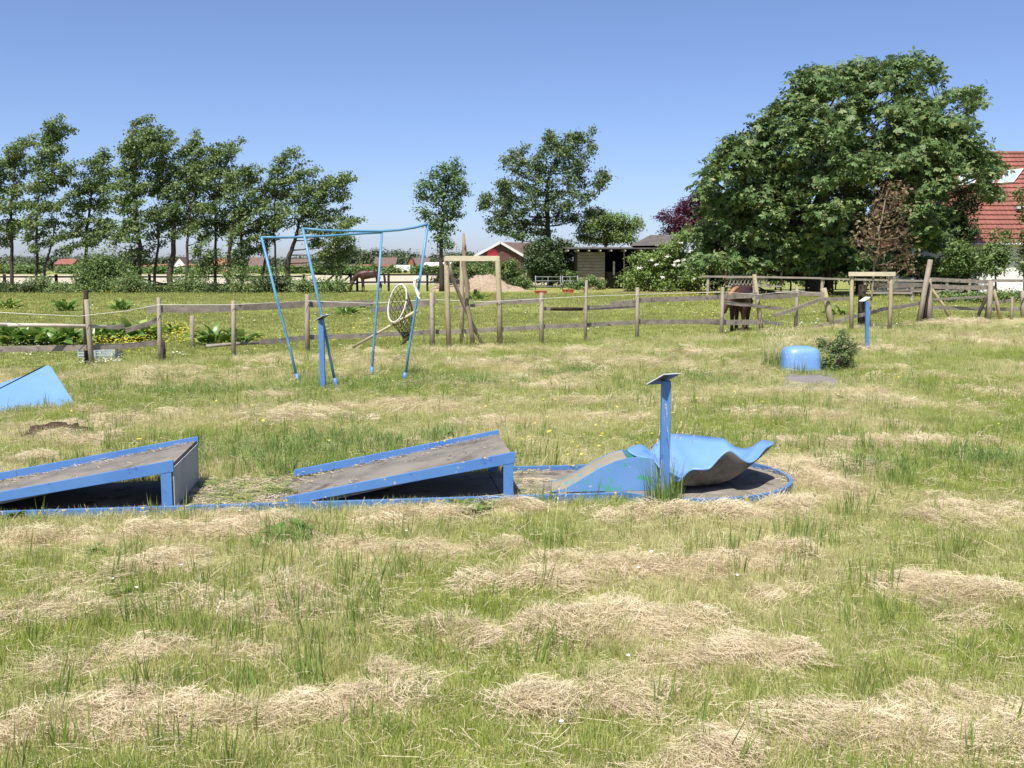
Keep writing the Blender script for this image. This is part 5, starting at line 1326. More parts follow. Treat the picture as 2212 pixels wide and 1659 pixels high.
MB().hexa(Vector((xa, sy - 1.15, zt + .202)), Vector((xb, sy - 1.15, zt + .202)), Vector((xb, sy + 5.3, zt + .36)), Vector((xa, sy + 5.3, zt + .36)),
          Vector((xa, sy - 1.15, zt + .29)), Vector((xb, sy - 1.15, zt + .29)), Vector((xb, sy + 5.3, zt + .46)), Vector((xa, sy + 5.3, zt + .46))).build('roof', 'roof_felt', shed)
q0, q1, q2, q3 = sp(1400, 955, -.6), sp(1850, 948, -.6), sp(1835, 868, 2.4), sp(1570, 868, 2.4)
MB().add([q0, q1, q2, q3, q3 + Vector((0, 3.4, -1.2)), q2 + Vector((0, 3.4, -1.2))], [(0, 1, 2, 3), (3, 2, 5, 4), (0, 3, 4), (1, 5, 2)]).build('hipped_roof', 'roof_felt', shed)
ow = thing('metal_hurdle', 'grey tubular metal hurdle beside the log wall', 'hurdle', sp(740, 1300, -3), 'hurdles at the shed')
ow2 = thing('metal_hurdle', 'grey timber hurdle half hidden by the bush at the log wall', 'hurdle', sp(920, 1300, -3), 'hurdles at the shed')
hp = lambda x, y: at(*Z3(x, y), 70.5)
for (x0, x1, t_) in ((650, 850, ow), (865, 985, ow2)):
    for x in (x0, x1):
        p = hp(x, 1200); MB().tube([Vector((p.x, 70.5, -.05)), Vector((p.x, 70.5, p.z + .05))], .035, 8).build('upright', 'metal_gate_grey', t_, True)
    for zy in (1203, 1238, 1285):
        a, c_ = hp(x0, zy), hp(x1, zy); a.z = max(a.z, .25 + (1285 - zy) * .008); c_.z = a.z
        MB().tube([a, c_], .025, 8).build('bar', 'metal_gate_grey', t_, True)
    p = hp((x0 + x1) / 2, 1240); MB().tube([Vector((p.x, 70.5, .22)), Vector((p.x, 70.5, hp(x0, 1203).z))], .022, 8).build('upright', 'metal_gate_grey', t_, True)
for i, (x, w, lab) in enumerate(((690, 100, 'red plastic trough in front of the metal hurdle'), (910, 90, 'red plastic trough below the bush at the log wall'), (1045, 22, 'small red bucket by the shed bush'))):
    g = G(*Z3(x, 1345 if i == 0 else 1333)); wm = w / 3.703 * g.y / F
    t_ = thing('trough', lab, 'trough' if i < 2 else 'bucket', g)
    mb = MB(); a, d, h = wm / 2, .18 if i < 2 else wm / 2, .2
    mb.hexa(*[g + Vector(q) for q in ((-a * .9, -d * .85, 0), (a * .9, -d * .85, 0), (a * .9, d * .85, 0), (-a * .9, d * .85, 0))], *[g + Vector(q) for q in ((-a, -d, h), (a, -d, h), (a, d, h), (-a, d, h))])
    mb.f.pop(1); mb.mi.pop(1); mb.build('tub', 'red_plastic', t_)
    MB().bar(g + Vector((-a - .02, -d - .01, h)), g + Vector((a + .02, -d - .01, h)), .03, .04).build('rim', 'red_plastic', t_)
    MB().bar(g + Vector((-a - .02, d + .01, h)), g + Vector((a + .02, d + .01, h)), .03, .04).build('rim', 'red_plastic', t_)

# wood-chip heap
hx0, hx1 = at(*Z2(1530, 700), 68).x, at(*Z3(620, 1300), 68).x
nx2, ny2 = 70, 26
V, Fq = [], []
for j in range(ny2):
    for i in range(nx2):
        s_, t_ = i / (nx2 - 1), j / (ny2 - 1)
        x = hx0 + (hx1 - hx0) * s_; y = 66.2 + 3.6 * t_
        prof = np.interp(s_, [0, .06, .15, .28, .36, .5, .6, .7, .78, .9, 1], [0, .30, .62, .85, .7, 1.1, 1.18, .8, .45, .2, 0])
        z = prof * math.sin(math.pi * t_) ** .7 * 1.0
        z += (float(fbm(np.array([x * 1.7]), np.array([y * 1.7]), 55, 4)[0]) - .5) * .5 * min(1, z * 3)
        V.append((x, y, z - .03))
for j in range(ny2 - 1):
    for i in range(nx2 - 1):
        a = j * nx2 + i; Fq.append((a, a + 1, a + nx2 + 1, a + nx2))
heap = np_mesh('wood_chip_heap', np.array(V), np.array(Fq), 'wood_chips', None, True); tag(heap, 'long low heap of pale wood chips by the back fence', 'heap')
# brick barn with a red disc
byy = 104
bp_ = lambda x, y, d=0: at(*Z3(x, y), byy + d)
barn = thing('brick_barn', 'red-brick barn gable with a pale barge board behind the bushes', 'building', Vector((bp_(420, 1200).x, byy, 0)))
ap, le, ri = bp_(385, 935), bp_(215, 1032), bp_(560, 1045)
ln = 5.0; dv = Vector((ln * .85, ln * .75, 0))
mb = MB(); gnd = lambda p: Vector((p.x, p.y, 0))
mb.add([gnd(le), gnd(ri), ri, ap, le], [(0, 1, 2, 3, 4)])
mb.add([gnd(ri), gnd(ri) + dv, ri + dv, ri], [(0, 1, 2, 3)])
mb.build('wall', 'brick_dark', barn)
up = Vector((0, 0, .12)); ou = Vector((-.2, -.3, 0))
MB().add([ap + up + ou, ri + up + ou + Vector((.5, 0, -.2)), ri + up + dv + Vector((.5, 0, -.2)), ap + up + dv], [(0, 1, 2, 3)]).add([le + up + ou + Vector((-.5, 0, -.2)), ap + up + ou, ap + up + dv, le + up + dv], [(0, 1, 2, 3)]).build('roof', 'tile_brown', barn)
for e_ in (le + Vector((-.5, 0, -.2)), ri + Vector((.5, 0, -.2))):
    MB().bar(e_ + ou + Vector((0, -.05, .1)), ap + ou + Vector((0, -.05, .1)), .1, .25).build('barge_board', 'gutter_pale', barn)
dsk = thing('red_disc', 'round dark red dish on a pole before the barn gable', 'dish', bp_(305, 1200, -3))
dc = bp_(305, 1022, -3); dr = 42 / 3.703 * (byy - 3) / F
mb = MB(); mb.v.append(dc + Vector((0, .25, 0)))
for k in range(28):
    t = 2 * math.pi * k / 28; mb.v.append(dc + Vector((math.cos(t) * dr, 0, math.sin(t) * dr)))
mb.f += [(0, 1 + k, 1 + (k + 1) % 28) for k in range(28)]; mb.mi += [0] * 28
mb.build('dish', 'red_disc', dsk, True)
MB().tube([Vector((dc.x, dc.y + .28, 0)), dc + Vector((0, .28, 0))], .05, 8).build('pole', 'metal_gate_grey', dsk)

# ================================================================== RED-ROOFED HOUSE
hy = 62.0
house = thing('house', 'white house with a steep red pantile roof and roof windows', 'house', Vector((30, hy, 0)))
xL, xR = at(2010, 560, hy).x, at(2500, 560, hy).x
ze = at(*ZH(1100, 985), hy - .4).z; zr = at(*ZH(1150, 145), hy + 5.2).z
MB().box(((xL + xR) / 2, hy + 5.2, ze / 2), (xR - xL, 10, ze)).build('wall', 'render_white', house)
run, rise = 5.6, zr - ze
nC = 20
sl_ = math.hypot(run, rise); cl = sl_ / nC
dirv = Vector((0, run, rise)).normalized(); nrm = Vector((0, -rise, run)).normalized()
pitch_ = .30
nw = int((xR - xL + .8) / pitch_)
mb = MB()
for i in range(nw * 5 + 1):
    x = i * pitch_ / 5; ph = (i % 5) / 5
    h = .035 * math.sin(ph * 2 * math.pi) ** 2 if ph < .55 else .004
    for j, (s_, o_) in enumerate(((0, .06), (0, .02 + h + .06), (cl + .05, .0 + h + .0))):
        mb.v.append(Vector((x, 0, 0)) + dirv * s_ + nrm * (o_ if j else .01))
for i in range(nw * 5):
    a = i * 3
    mb.f += [(a, a + 3, a + 4, a + 1), (a + 1, a + 4, a + 5, a + 2)]; mb.mi += [0, 0]
me = bpy.data.meshes.new('tile_course'); me.from_pydata([tuple(v) for v in mb.v], [], mb.f); me.materials.append(M['tile_red'])
for k in range(nC):
    o = bpy.data.objects.new('tile_course', me); COL.objects.link(o); o.parent = house
    o.location = Vector((xL - .4, hy - .4, ze)) + dirv * (cl * k) - Vector((30, hy, 0)); ORG[o.name] = ORG[house.name]
MB().add([Vector((xL - .4, hy - .4, ze - .03)), Vector((xR + .4, hy - .4, ze - .03)), Vector((xR + .4, hy + 5.2, zr - .03)), Vector((xL - .4, hy + 5.2, zr - .03)), Vector((xR + .4, hy + 10.8, ze - .03)), Vector((xL - .4, hy + 10.8, ze - .03))],
         [(0, 1, 2, 3), (3, 2, 4, 5), (0, 3, 5), (1, 4, 2)]).build('roof_base', 'tile_red', house)
MB().tube([Vector((xL - .4, hy + 5.2, zr + .04)), Vector((xR + .4, hy + 5.2, zr + .04))], .14, 10).build('ridge_tile', 'tile_red', house, True)
MB().tube([Vector((xL - .4, hy - .5, ze - .02)), Vector((xR + .4, hy - .5, ze - .02))], .07, 8).build('gutter', 'gutter_pale', house, True)
def on_roof(px, py):
    d = ray(px, py); o_ = Vector((0, 0, CAMZ)); p_ = Vector((0, hy - .4, ze)) + nrm * .16
    t = (p_ - o_).dot(nrm) / d.dot(nrm); return o_ + d * t
for (a, c_, d, e) in [((1010, 418), (1165, 408), (1258, 283), (1105, 298)), ((830, 425), (975, 420), (1050, 300), (900, 305)), ((600, 440), (790, 430), (860, 310), (680, 320))]:
    P_ = [on_roof(*ZH(*q)) for q in (a, c_, d, e)]
    w = MB(); w.hexa(*[p - nrm * .12 for p in P_], *[p + nrm * .02 for p in P_]); wf_ = w.build('roof_window', 'gutter_pale', house)
    c0 = sum(P_, Vector()) / 4
    I = [c0 + (p - c0) * .86 + nrm * .03 for p in P_]
    MB().hexa(*[p - nrm * .04 for p in I], *I).build('pane', 'glass', wf_)
P_ = on_roof(*ZH(1215, 655)); MB().box(P_ + Vector((0, -.1, .05)), (.45, .3, .16)).build('roof_vent', 'gutter_pale', house)
for px in (1965, 2250, 2420):
    p = at(px, 600, hy)
    w = MB(); w.box((p.x, hy + .17, 1.5), (1.2, .12, 1.3)); wf_ = w.build('window', 'white_paint', house)
    MB().box((p.x, hy + .10, 1.5), (1.0, .06, 1.1)).build('pane', 'dark_glass', wf_)

# ================================================================== FAR HOUSES
def far_house(conv, x0, x1, ytop, yeave, ybase, Y, wall, roof, label, gable='front', wins=2, group='houses beyond the crop field', cat='house', depth=8.):
    a, c_ = at(*conv(x0, ybase), Y).x, at(*conv(x1, ybase), Y).x
    zr_, ze_ = at(*conv(x0, ytop), Y).z, at(*conv(x0, yeave), Y).z
    ze_ = max(ze_, 2.0); zr_ = max(zr_, ze_ + .6)
    t = thing('far_house', label, cat, Vector(((a + c_) / 2, Y, 0)), group)
    MB().hexa(Vector((a, Y, -.2)), Vector((c_, Y, -.2)), Vector((c_, Y + depth, -.2)), Vector((a, Y + depth, -.2)), Vector((a, Y, ze_)), Vector((c_, Y, ze_)), Vector((c_, Y + depth, ze_)), Vector((a, Y + depth, ze_))).build('wall', wall, t)
    ov = .4
    if gable == 'front':     # ridge runs across the view
        MB().add([Vector((a - ov, Y - ov, ze_ - .1)), Vector((c_ + ov, Y - ov, ze_ - .1)), Vector((c_ + ov, Y + depth / 2, zr_)), Vector((a - ov, Y + depth / 2, zr_)), Vector((a - ov, Y + depth + ov, ze_ - .1)), Vector((c_ + ov, Y + depth + ov, ze_ - .1))],
                 [(0, 1, 2, 3), (3, 2, 5, 4), (0, 3, 4), (1, 5, 2), (0, 4, 5, 1)]).build('roof', roof, t)
    else:
        m_ = (a + c_) / 2
        MB().add([Vector((a, Y - .02, ze_)), Vector((c_, Y - .02, ze_)), Vector((m_, Y - .02, zr_ - .15))], [(0, 1, 2)]).build('gable', wall, t)
        MB().add([Vector((a - ov, Y - ov, ze_ - .2)), Vector((m_, Y - ov, zr_)), Vector((m_, Y + depth, zr_)), Vector((a - ov, Y + depth, ze_ - .2)), Vector((c_ + ov, Y - ov, ze_ - .2)), Vector((c_ + ov, Y + depth, ze_ - .2))], [(0, 1, 2, 3), (1, 4, 5, 2)]).build('roof', roof, t)
    for k in range(wins):
        x = a + (c_ - a) * (k + .5) / wins
        w = MB().box((x, Y - .04, ze_ * .55), (1.3, .1, 1.2)).build('window', 'white_paint', t)
        MB().box((x, Y - .11, ze_ * .55), (1.05, .06, .95)).build('pane', 'dark_glass', w)
    return t
far_house(Z1, 345, 445, 872, 905, 945, 330, 'brick_red', 'tile_red', 'far brick house with a dark red roof behind the double-stemmed tree', wins=2)
far_house(Z1, 880, 1010, 915, 930, 958, 300, 'brick_red', 'tile_orange', 'long low orange-brick building by the tallest tree', wins=4)
far_house(Z1, 1085, 1150, 860, 905, 955, 340, 'render_white', 'tile_brown', 'far pale house with a steep brown roof seen past the thick leaning trunk', 'side', 1)
far_house(Z1, 1140, 1215, 905, 925, 955, 310, 'brick_red', 'tile_orange', 'small orange-roofed house beside the steep brown roof', wins=2)
far_house(Z1, 1320, 1410, 868, 910, 950, 340, 'brick_red', 'tile_orange', 'bright orange-roofed house behind the slanting tree', wins=2)
far_house(Z1, 1550, 1650, 862, 915, 950, 330, 'render_white', 'tile_brown', 'far house with a big brown roof between the ivy stems and the swept tree', wins=2)
far_house(Z2, 410, 560, 490, 548, 602, 320, 'render_white', 'tile_brown', 'far white-walled house with a dark roof behind the swept tree', wins=3)
far_house(Z2, 890, 965, 535, 560, 590, 360, 'render_white', 'tile_brown', 'small yellowish-white far house next to the red brick sheds', wins=1)
far_house(Z2, 960, 1052, 540, 556, 592, 340, 'brick_red', 'tile_orange', 'low red brick shed beyond the horse', wins=3)
far_house(Z2, 1055, 1215, 550, 566, 596, 335, 'brick_red', 'tile_red', 'wide low brick building with a dark red roof beyond the horse', wins=2)
far_house(Z2, 1100, 1265, 478, 530, 590, 420, 'render_white', 'tile_brown', 'large far house with a broad brown roof and white front', wins=3, depth=11)
far_house(Z2, 1370, 1412, 475, 520, 590, 410, 'brick_red', 'tile_brown', 'narrow brick gable of a far house near the green hall', 'side', 1)
far_house(Z2, 1412, 1530, 482, 545, 590, 414, 'render_white', 'tile_brown', 'brown-roofed house joined to the narrow brick gable', wins=2)
hall = thing('farm_hall', 'green-sided farm hall with a rounded white roof', 'hall', at(*Z2(1560, 600), 290))
a, c_ = at(*Z2(1480, 600), 290).x, at(*Z2(1700, 600), 290).x
ze_, zt_ = at(*Z2(1480, 553), 290).z, at(*Z2(1480, 516), 290).z
MB().hexa(Vector((a, 290, -.2)), Vector((c_, 290, -.2)), Vector((c_, 304, -.2)), Vector((a, 304, -.2)), Vector((a, 290, ze_)), Vector((c_, 290, ze_)), Vector((c_, 304, ze_)), Vector((a, 304, ze_))).build('wall', 'green_sheet', hall)
mb = MB(); ns = 10
for k in range(ns + 1):
    t = k / ns * math.pi
    yv = 297 - math.cos(t) * 7.4; zv = ze_ - .02 + (zt_ - ze_) * math.sin(t); ins = .5 * (1 - math.sin(t)) * -1
    mb.v += [Vector((a - .3 + math.sin(t) * 1.0, yv, zv)), Vector((c_ + .3, yv, zv))]
mb.f += [(2 * k, 2 * k + 1, 2 * k + 3, 2 * k + 2) for k in range(ns)] + [tuple(range(0, 2 * ns + 2, 2))]; mb.mi += [0] * (ns + 1)
mb.build('roof', 'white_paint', hall)
tra = thing('trailer', 'long white trailer parked by the far fields', 'trailer', at(*Z2(1327, 600), 300))
a, c_ = at(*Z2(1270, 600), 300).x, at(*Z2(1385, 600), 300).x
zb, ztt = .45, max(2.2, at(*Z2(1270, 575), 300).z)
MB().box(((a + c_) / 2, 301, (zb + ztt) / 2 + .1), (c_ - a, 2.2, ztt - zb)).build('body', 'white_paint', tra)
for x in (a + .22 * (c_ - a), a + .62 * (c_ - a), a + .72 * (c_ - a)):
    MB().tube([Vector((x, 299.9, .42)), Vector((x, 300.2, .42))], .42, 14).build('wheel', 'wood_black', tra)

# ================================================================== ANIMALS
def skin(name, V, E, mat, parent, loc, rz, sc, sub=2):
    me = bpy.data.meshes.new(name)
    q = Matrix.Rotation(rz, 3, 'Z')
    me.from_pydata([tuple((q @ Vector(v[:3])) * sc) for v in V], E, [])
    o = link_mesh(name, me, mat, parent, True)
    md = o.modifiers.new('skin', 'SKIN'); md.use_smooth_shade = True
    for i, v in enumerate(V):
        sv = me.skin_vertices[0].data[i]; r = v[3] * sc
        sv.radius = (r, r); sv.use_root = (i == 0)
    o.modifiers.new('sub', 'SUBSURF').levels = sub; o.modifiers['sub'].render_levels = sub
    return o
def animal(mat, label, loc, rz, sc, neck, mane, stocky=1.0, legk=1.0, name='horse', socks=True, maneM='wood_black'):
    t = thing(name, label, 'horse', loc)
    V = [(.10, 0, 1.08, .29 * stocky), (.55, 0, 1.16, .27 * stocky), (-.32, 0, 1.08, .28 * stocky), (-.55, 0, 1.16, .22 * stocky)]
    E = [(0, 1), (0, 2), (2, 3)]
    prev = 3
    for p in neck:
        V.append(p); E.append((prev, len(V) - 1)); prev = len(V) - 1
    for s_ in (-1, 1):
        for (root, chain) in ((1, [(.56, .15, .92, .16), (.48, .16, .72, .115), (.70, .16, .50, .062), (.66, .16, .30, .045), (.65, .16, .14, .048), (.61, .16, .04, .058)]),
                              (2, [(-.40, .14, .86, .13), (-.38, .15, .64, .075), (-.37, .15, .42, .052), (-.37, .15, .28, .038), (-.37, .15, .13, .045), (-.40, .15, .04, .056)])):
            pv = root
            st = s_ * .10 if root == 1 else -s_ * .06
            for i, (x, y, z, r) in enumerate(chain):
                V.append((x + st * (1 - z) * (1 if i > 1 else 0), s_ * y * stocky, z, r * legk)); E.append((pv, len(V) - 1)); pv = len(V) - 1
    skin('body', V, E, mat, t, loc, rz, sc)
    T = [(.80, 0, 1.22, .05), (.90, 0, 1.10, .07), (.95, 0, .80, .085), (.94, 0, .50, .04)]
    skin('tail', T, [(0, 1), (1, 2), (2, 3)], maneM, t, loc, rz, sc)
    skin('mane', mane, [(i, i + 1) for i in range(len(mane) - 1)], maneM, t, loc, rz, sc)
    hd = Vector(neck[-3][:3])
    q = Matrix.Rotation(rz, 3, 'Z')
    for s_ in (-1, 1):
        d = (Vector(neck[-3][:3]) - Vector(neck[-1][:3])).normalized()
        p0 = hd + Vector((0, s_ * .06, 0)); p1 = p0 + d * .17 + Vector((0, s_ * .03, .04))
        mb = MB(); mb.tube([loc + (q @ p0) * sc, loc + (q @ p0.lerp(p1, .5)) * sc, loc + (q @ p1) * sc], [.035 * sc, .04 * sc, .006 * sc], 6); mb.build('ear', mat, t, True)
    return t
m, nt, b = nodes_of('horse_coat')
tc = nt.nodes.new('ShaderNodeTexCoord'); sx_ = nt.nodes.new('ShaderNodeSeparateXYZ'); nt.links.new(tc.outputs['Object'], sx_.inputs[0])
cc = mixc(nt, ramp(nt, noise(nt, (1, 1, 1), 3), .3, .7), (0.035, 0.018, 0.011), (0.055, 0.028, 0.017))
lo_ = NN(nt, 'ShaderNodeMath', operation='LESS_THAN'); nt.links.new(sx_.outputs[2], lo_.inputs[0]); lo_.inputs[1].default_value = .27
gx_ = NN(nt, 'ShaderNodeMath', operation='GREATER_THAN'); nt.links.new(sx_.outputs[0], gx_.inputs[0]); gx_.inputs[1].default_value = .3
mu_ = NN(nt, 'ShaderNodeMath', operation='MULTIPLY'); nt.links.new(lo_.outputs[0], mu_.inputs[0]); nt.links.new(gx_.outputs[0], mu_.inputs[1])
cc = mixc(nt, mu_.outputs[0], cc, (0.72, 0.68, 0.62)); nt.links.new(cc, b.inputs['Base Color']); b.inputs['Roughness'].default_value = .45
pmat('pony_coat', (0.032, 0.014, 0.009), (0.06, 0.024, 0.014), 4, rough=.6, bmp=.3, bd=.02)
pmat('pony_mane', (0.24, 0.12, 0.05), (0.33, 0.18, 0.09), 9, (1, 1, .3), rough=.7)
hl = at(*ZB(700, 890), 62.5); hl.z = 0
animal('horse_coat', 'dark brown horse with white hind socks grazing by the field gate', Vector((hl.x, 62.5, 0)), R(12), 1.02,
       [(-.80, 0, .98, .165), (-.98, 0, .70, .125), (-1.08, 0, .48, .115), (-1.12, 0, .30, .09), (-1.15, 0, .10, .065)],
       [(-.50, 0, 1.38, .03), (-.78, 0, 1.16, .05), (-1.0, 0, .88, .045), (-1.12, 0, .62, .03)])
pl = G(*ZP(600, 1330)); 
animal('pony_coat', 'small chestnut pony behind the paddock fence with its head lowered', Vector((pl.x + .12, pl.y + .15, 0)), R(70), .77,
       [(-.78, .05, 1.16, .19), (-.98, .16, 1.02, .15), (-1.10, .26, .92, .125), (-1.18, .30, .76, .10), (-1.24, .33, .60, .075)],
       [(-.50, 0, 1.40, .05), (-.80, .06, 1.36, .07), (-1.0, .16, 1.20, .07), (-1.12, .26, 1.06, .05)], 1.12, 1.2, 'pony', False, 'pony_mane')

# ================================================================== SMALL THINGS
# slatted grey crate in the paddock
cr0 = G(*ZA(1085, 925)); 
crate = thing('crate', 'grey slatted crate lying in the paddock behind the double post', 'crate', cr0)
wm = 410 / 5.184 * cr0.y / F; hm_ = 120 / 5.184 * cr0.y / F
for k in range(4):
    z = hm_ * (k + .5) / 4
    for dy in (0, .34):
        MB().box((cr0.x, cr0.y + dy, z), (wm, .018, hm_ / 4 - .014)).build('slat', 'crate_grey', crate)
for dx in (-wm / 2 + .02, 0, wm / 2 - .02):
    for dy in (.02, .32):
        MB().box((cr0.x + dx, cr0.y + dy, hm_ / 2), (.04, .02, hm_)).build('batten', 'crate_grey', crate)
for dx in (-wm / 2, wm / 2):
    MB().box((cr0.x + dx, cr0.y + .17, hm_ / 2), (.018, .36, hm_)).build('end_board', 'crate_grey', crate)

# upturned blue tub and slab
tb = G(1736, 806)
tub = thing('blue_tub', 'rounded blue hump obstacle between a leafy bush and tall dry grass', 'minigolf obstacle', tb)
mb = MB(); prof = [(.31, 0), (.305, .08), (.295, .2), (.285, .28), (.26, .335), (.22, .365), (.12, .385), (.0, .388)]
nn_ = 32
for (r, z) in prof:
    for k in range(nn_):
        t = 2 * math.pi * k / nn_
        sq = 1 / max(abs(math.cos(t)) ** 4 + abs(math.sin(t)) ** 4, 1e-6) ** .25
        mb.v.append(tb + Vector((math.cos(t) * r * .93 * sq, .2 + math.sin(t) * r * .8 * sq, z)))
for j in range(len(prof) - 1):
    for k in range(nn_):
        a, c_ = j * nn_ + k, j * nn_ + (k + 1) % nn_
        mb.f.append((a, c_, c_ + nn_, a + nn_)); mb.mi.append(0)
mb.build('shell', 'blue_dish', tub, True)
MB().tube([tb + Vector((0, .2, .0)), tb + Vector((0, .2, .05))], .29, 24).build('base_rim', 'blue_paint', tub)
mb = MB(); s0 = SLAB_C
mb.hexa(G(1688, 846) - Vector((0, 0, .05)), G(1815, 848) - Vector((0, 0, .05)), G(1800, 806) - Vector((0, 0, .05)), G(1700, 806) - Vector((0, 0, .05)), G(1688, 846) + Vector((0, 0, .03)), G(1815, 848) + Vector((0, 0, .03)), G(1800, 806) + Vector((0, 0, .03)), G(1700, 806) + Vector((0, 0, .03)))
sb = mb.build('concrete_slab', 'slab_dark'); tag(sb, 'bare grey lane slab in front of the blue hump obstacle', 'slab', kind='thing')
bush('bush', 'small twiggy green bush growing against the blue hump obstacle', Z4, tb.y + .1, [(1000, 690, 60, 50), (900, 720, 60, 40), (1050, 760, 60, 60), (960, 780, 80, 60), (900, 830, 50, 50), (1030, 850, 70, 60), (940, 890, 70, 40), (1000, 640, 30, 26), (860, 690, 34, 24), (1090, 720, 24, 30)], 'leaf_row', 190, size=.035, dens=300, k=10, sig=.03, spread=.12, up=.4)
def grass_clump(name, label, loc, n, rad, h0, h1, w, lean, seed, mat='grass_tall', stalks=0, bias=(0, 0), smat='straw_stalk'):
    t = thing(name, label, 'grass tuft', loc)
    rr = random.Random(seed); V, Fc = [], []
    for i in range(n):
        a, r = rr.uniform(0, 6.283), rad * math.sqrt(rr.random())
        blade(V, Fc, r * math.cos(a), r * math.sin(a), rr.uniform(h0, h1), w * rr.uniform(.7, 1.2), a + rr.uniform(-.8, .8), rr.uniform(.05, lean))
    me = bpy.data.meshes.new('blades'); me.from_pydata(V, [], Fc); link_mesh('blades', me, mat, t)
    if stalks:
        V, Fc = [], []
        for i in range(stalks):
            a, r = rr.uniform(0, 6.283), rad * math.sqrt(rr.random())
            h = rr.uniform(h1 * 1.0, h1 * 1.75); az = math.atan2(bias[1] + rr.gauss(0, .5), bias[0] + rr.gauss(0, .5))
            ln_ = rr.uniform(.1, .45 + .4 * math.hypot(*bias))
            n0 = len(V); blade(V, Fc, r * math.cos(a), r * math.sin(a), h, .003, az, ln_)
            tip = Vector(V[-1]); base = Vector(V[-3]).lerp(Vector(V[-2]), .5); d = (tip - base).normalized()
            for j in range(7):
                p = tip - d * (.018 * j)
                s_ = .002 + .003 * rr.random(); sd = Vector((rr.gauss(0, 1), rr.gauss(0, 1), .3)).normalized() * s_ * 2
                n1 = len(V); V += [tuple(p), tuple(p + sd + d * .01), tuple(p + d * .022), tuple(p - sd * .3 + d * .01)]; Fc.append((n1, n1 + 1, n1 + 2, n1 + 3))
        me = bpy.data.meshes.new('stalks'); me.from_pydata(V, [], Fc); link_mesh('stalks', me, smat, t)
    return t
g = G(1434, 1106)
grass_clump('grass_tuft', 'tall seeding grass tuft at the foot of the post by the wavy dish', g, 200, .12, .14, .42, .006, .45, 201, 'grass_tall', 16)
grass_clump('grass_tuft', 'tall dry leaning grass on the fence side of the blue hump obstacle', G(1672, 800), 320, .2, .14, .42, .006, .55, 202, 'grass_tall', 110, (.55, 0), 'straw_stalk')
grass_clump('grass_tuft', 'sparse grass in front of the blue hump obstacle', G(1726, 811), 90, .15, .08, .26, .006, .8, 203, 'leaf_row', 8)
for i, (x, y, nb, h, lab) in enumerate([(990, 752, 60, .28, 'long grass at the foot of the tall stake frame'), (1052, 752, 50, .26, 'long grass between the stake frame posts'), (1018, 756, 50, .30, 'long grass round the dead sapling'), (70, 870, 0, 0, ''), (1730, 1168, 70, .22, 'tall green tuft below the round basin rim'),
                                        (1180, 1190, 60, .2, 'dense dark green tuft in the mown grass below the lane'), (175, 850, 50, .3, 'grass tuft behind the blue hump ramp'), (215, 868, 60, .2, 'grass tuft beside the blue hump corner'), (1860, 1020, 80, .24, 'tall grass patch past the round basin'), (1930, 1050, 70, .22, 'second tall grass patch past the round basin'),
                                        (2090, 1030, 60, .2, 'tall grass patch far along from the basin'), (640, 1330, 60, .17, 'dark green tuft among the hay swaths'), (480, 1375, 50, .17, 'slender green blades in the near meadow'), (770, 1330, 60, .16, 'green tuft between two hay heaps')]):
    if nb: grass_clump('grass_tuft', lab, Vector((G(x, y).x, G(x, y).y, .0)), nb, .16, h * .4, h, .005, .45, 210 + i, 'grass_tall', 4)
# weeds along the near rail
def weed(loc, seed, label, n=14, l=.16, mat='weed_leaf', arch=.9):
    t = thing('weed', label, 'weed', loc); t['kind'] = 'thing'; rr = random.Random(seed)
    V, Fc = [], []
    for i in range(n):
        az = rr.uniform(0, 6.283); L_ = l * rr.uniform(.6, 1.2); el = rr.uniform(.15, 1.1); w = L_ * .2
        dx, dy = math.cos(az), math.sin(az); n0 = len(V)
        for j in range(6):
            s_ = j / 5; r_ = L_ * s_; z = L_ * (math.sin(el) * s_ - arch * .45 * s_ * s_) + .015
            ww = w * (math.sin(math.pi * min(.97, s_ * .9 + .08)) ** .8) * (1 + .35 * math.sin(j * 2.6))
            x, y = dx * r_ * math.cos(el * .6), dy * r_ * math.cos(el * .6)
            V += [(x + dy * ww, y - dx * ww, z + ww * .25), (x, y, z), (x - dy * ww, y + dx * ww, z + ww * .25)]
        for j in range(5):
            a = n0 + j * 3; Fc += [(a, a + 1, a + 4, a + 3), (a + 1, a + 2, a + 5, a + 4)]
    me = bpy.data.meshes.new('leaves'); me.from_pydata(V, [], Fc); link_mesh('leaves', me, mat, t)
for i, (x, y, n, l, lab) in enumerate([(1020, 1116, 40, .13, 'leafy pale green weed sprawling below the second ramp end'), (1000, 1098, 16, .10, 'upright weed against the near blue rail under the ramp leg'), (1060, 1102, 14, .11, 'broad-leaved weed by the ramp corner'), (25, 1125, 20, .10, 'low weed at the near rail under the first ramp'),
                                       (200, 1195, 12, .09, 'small clover-like weed in the meadow before the first ramp'), (265, 1290, 10, .08, 'small round-leaved weed between hay heaps'), (600, 1165, 16, .12, 'leafy weed in front of the ramp gap'), (650, 1150, 16, .14, 'bushy weed near the lichen-covered board'), (320, 1230, 10, .1, 'weed beside a hay heap before the lane'), (955, 948, 30, .12, 'dark green weed behind the second ramp')]):
    weed(G(x, y), 300 + i, lab, n, l)

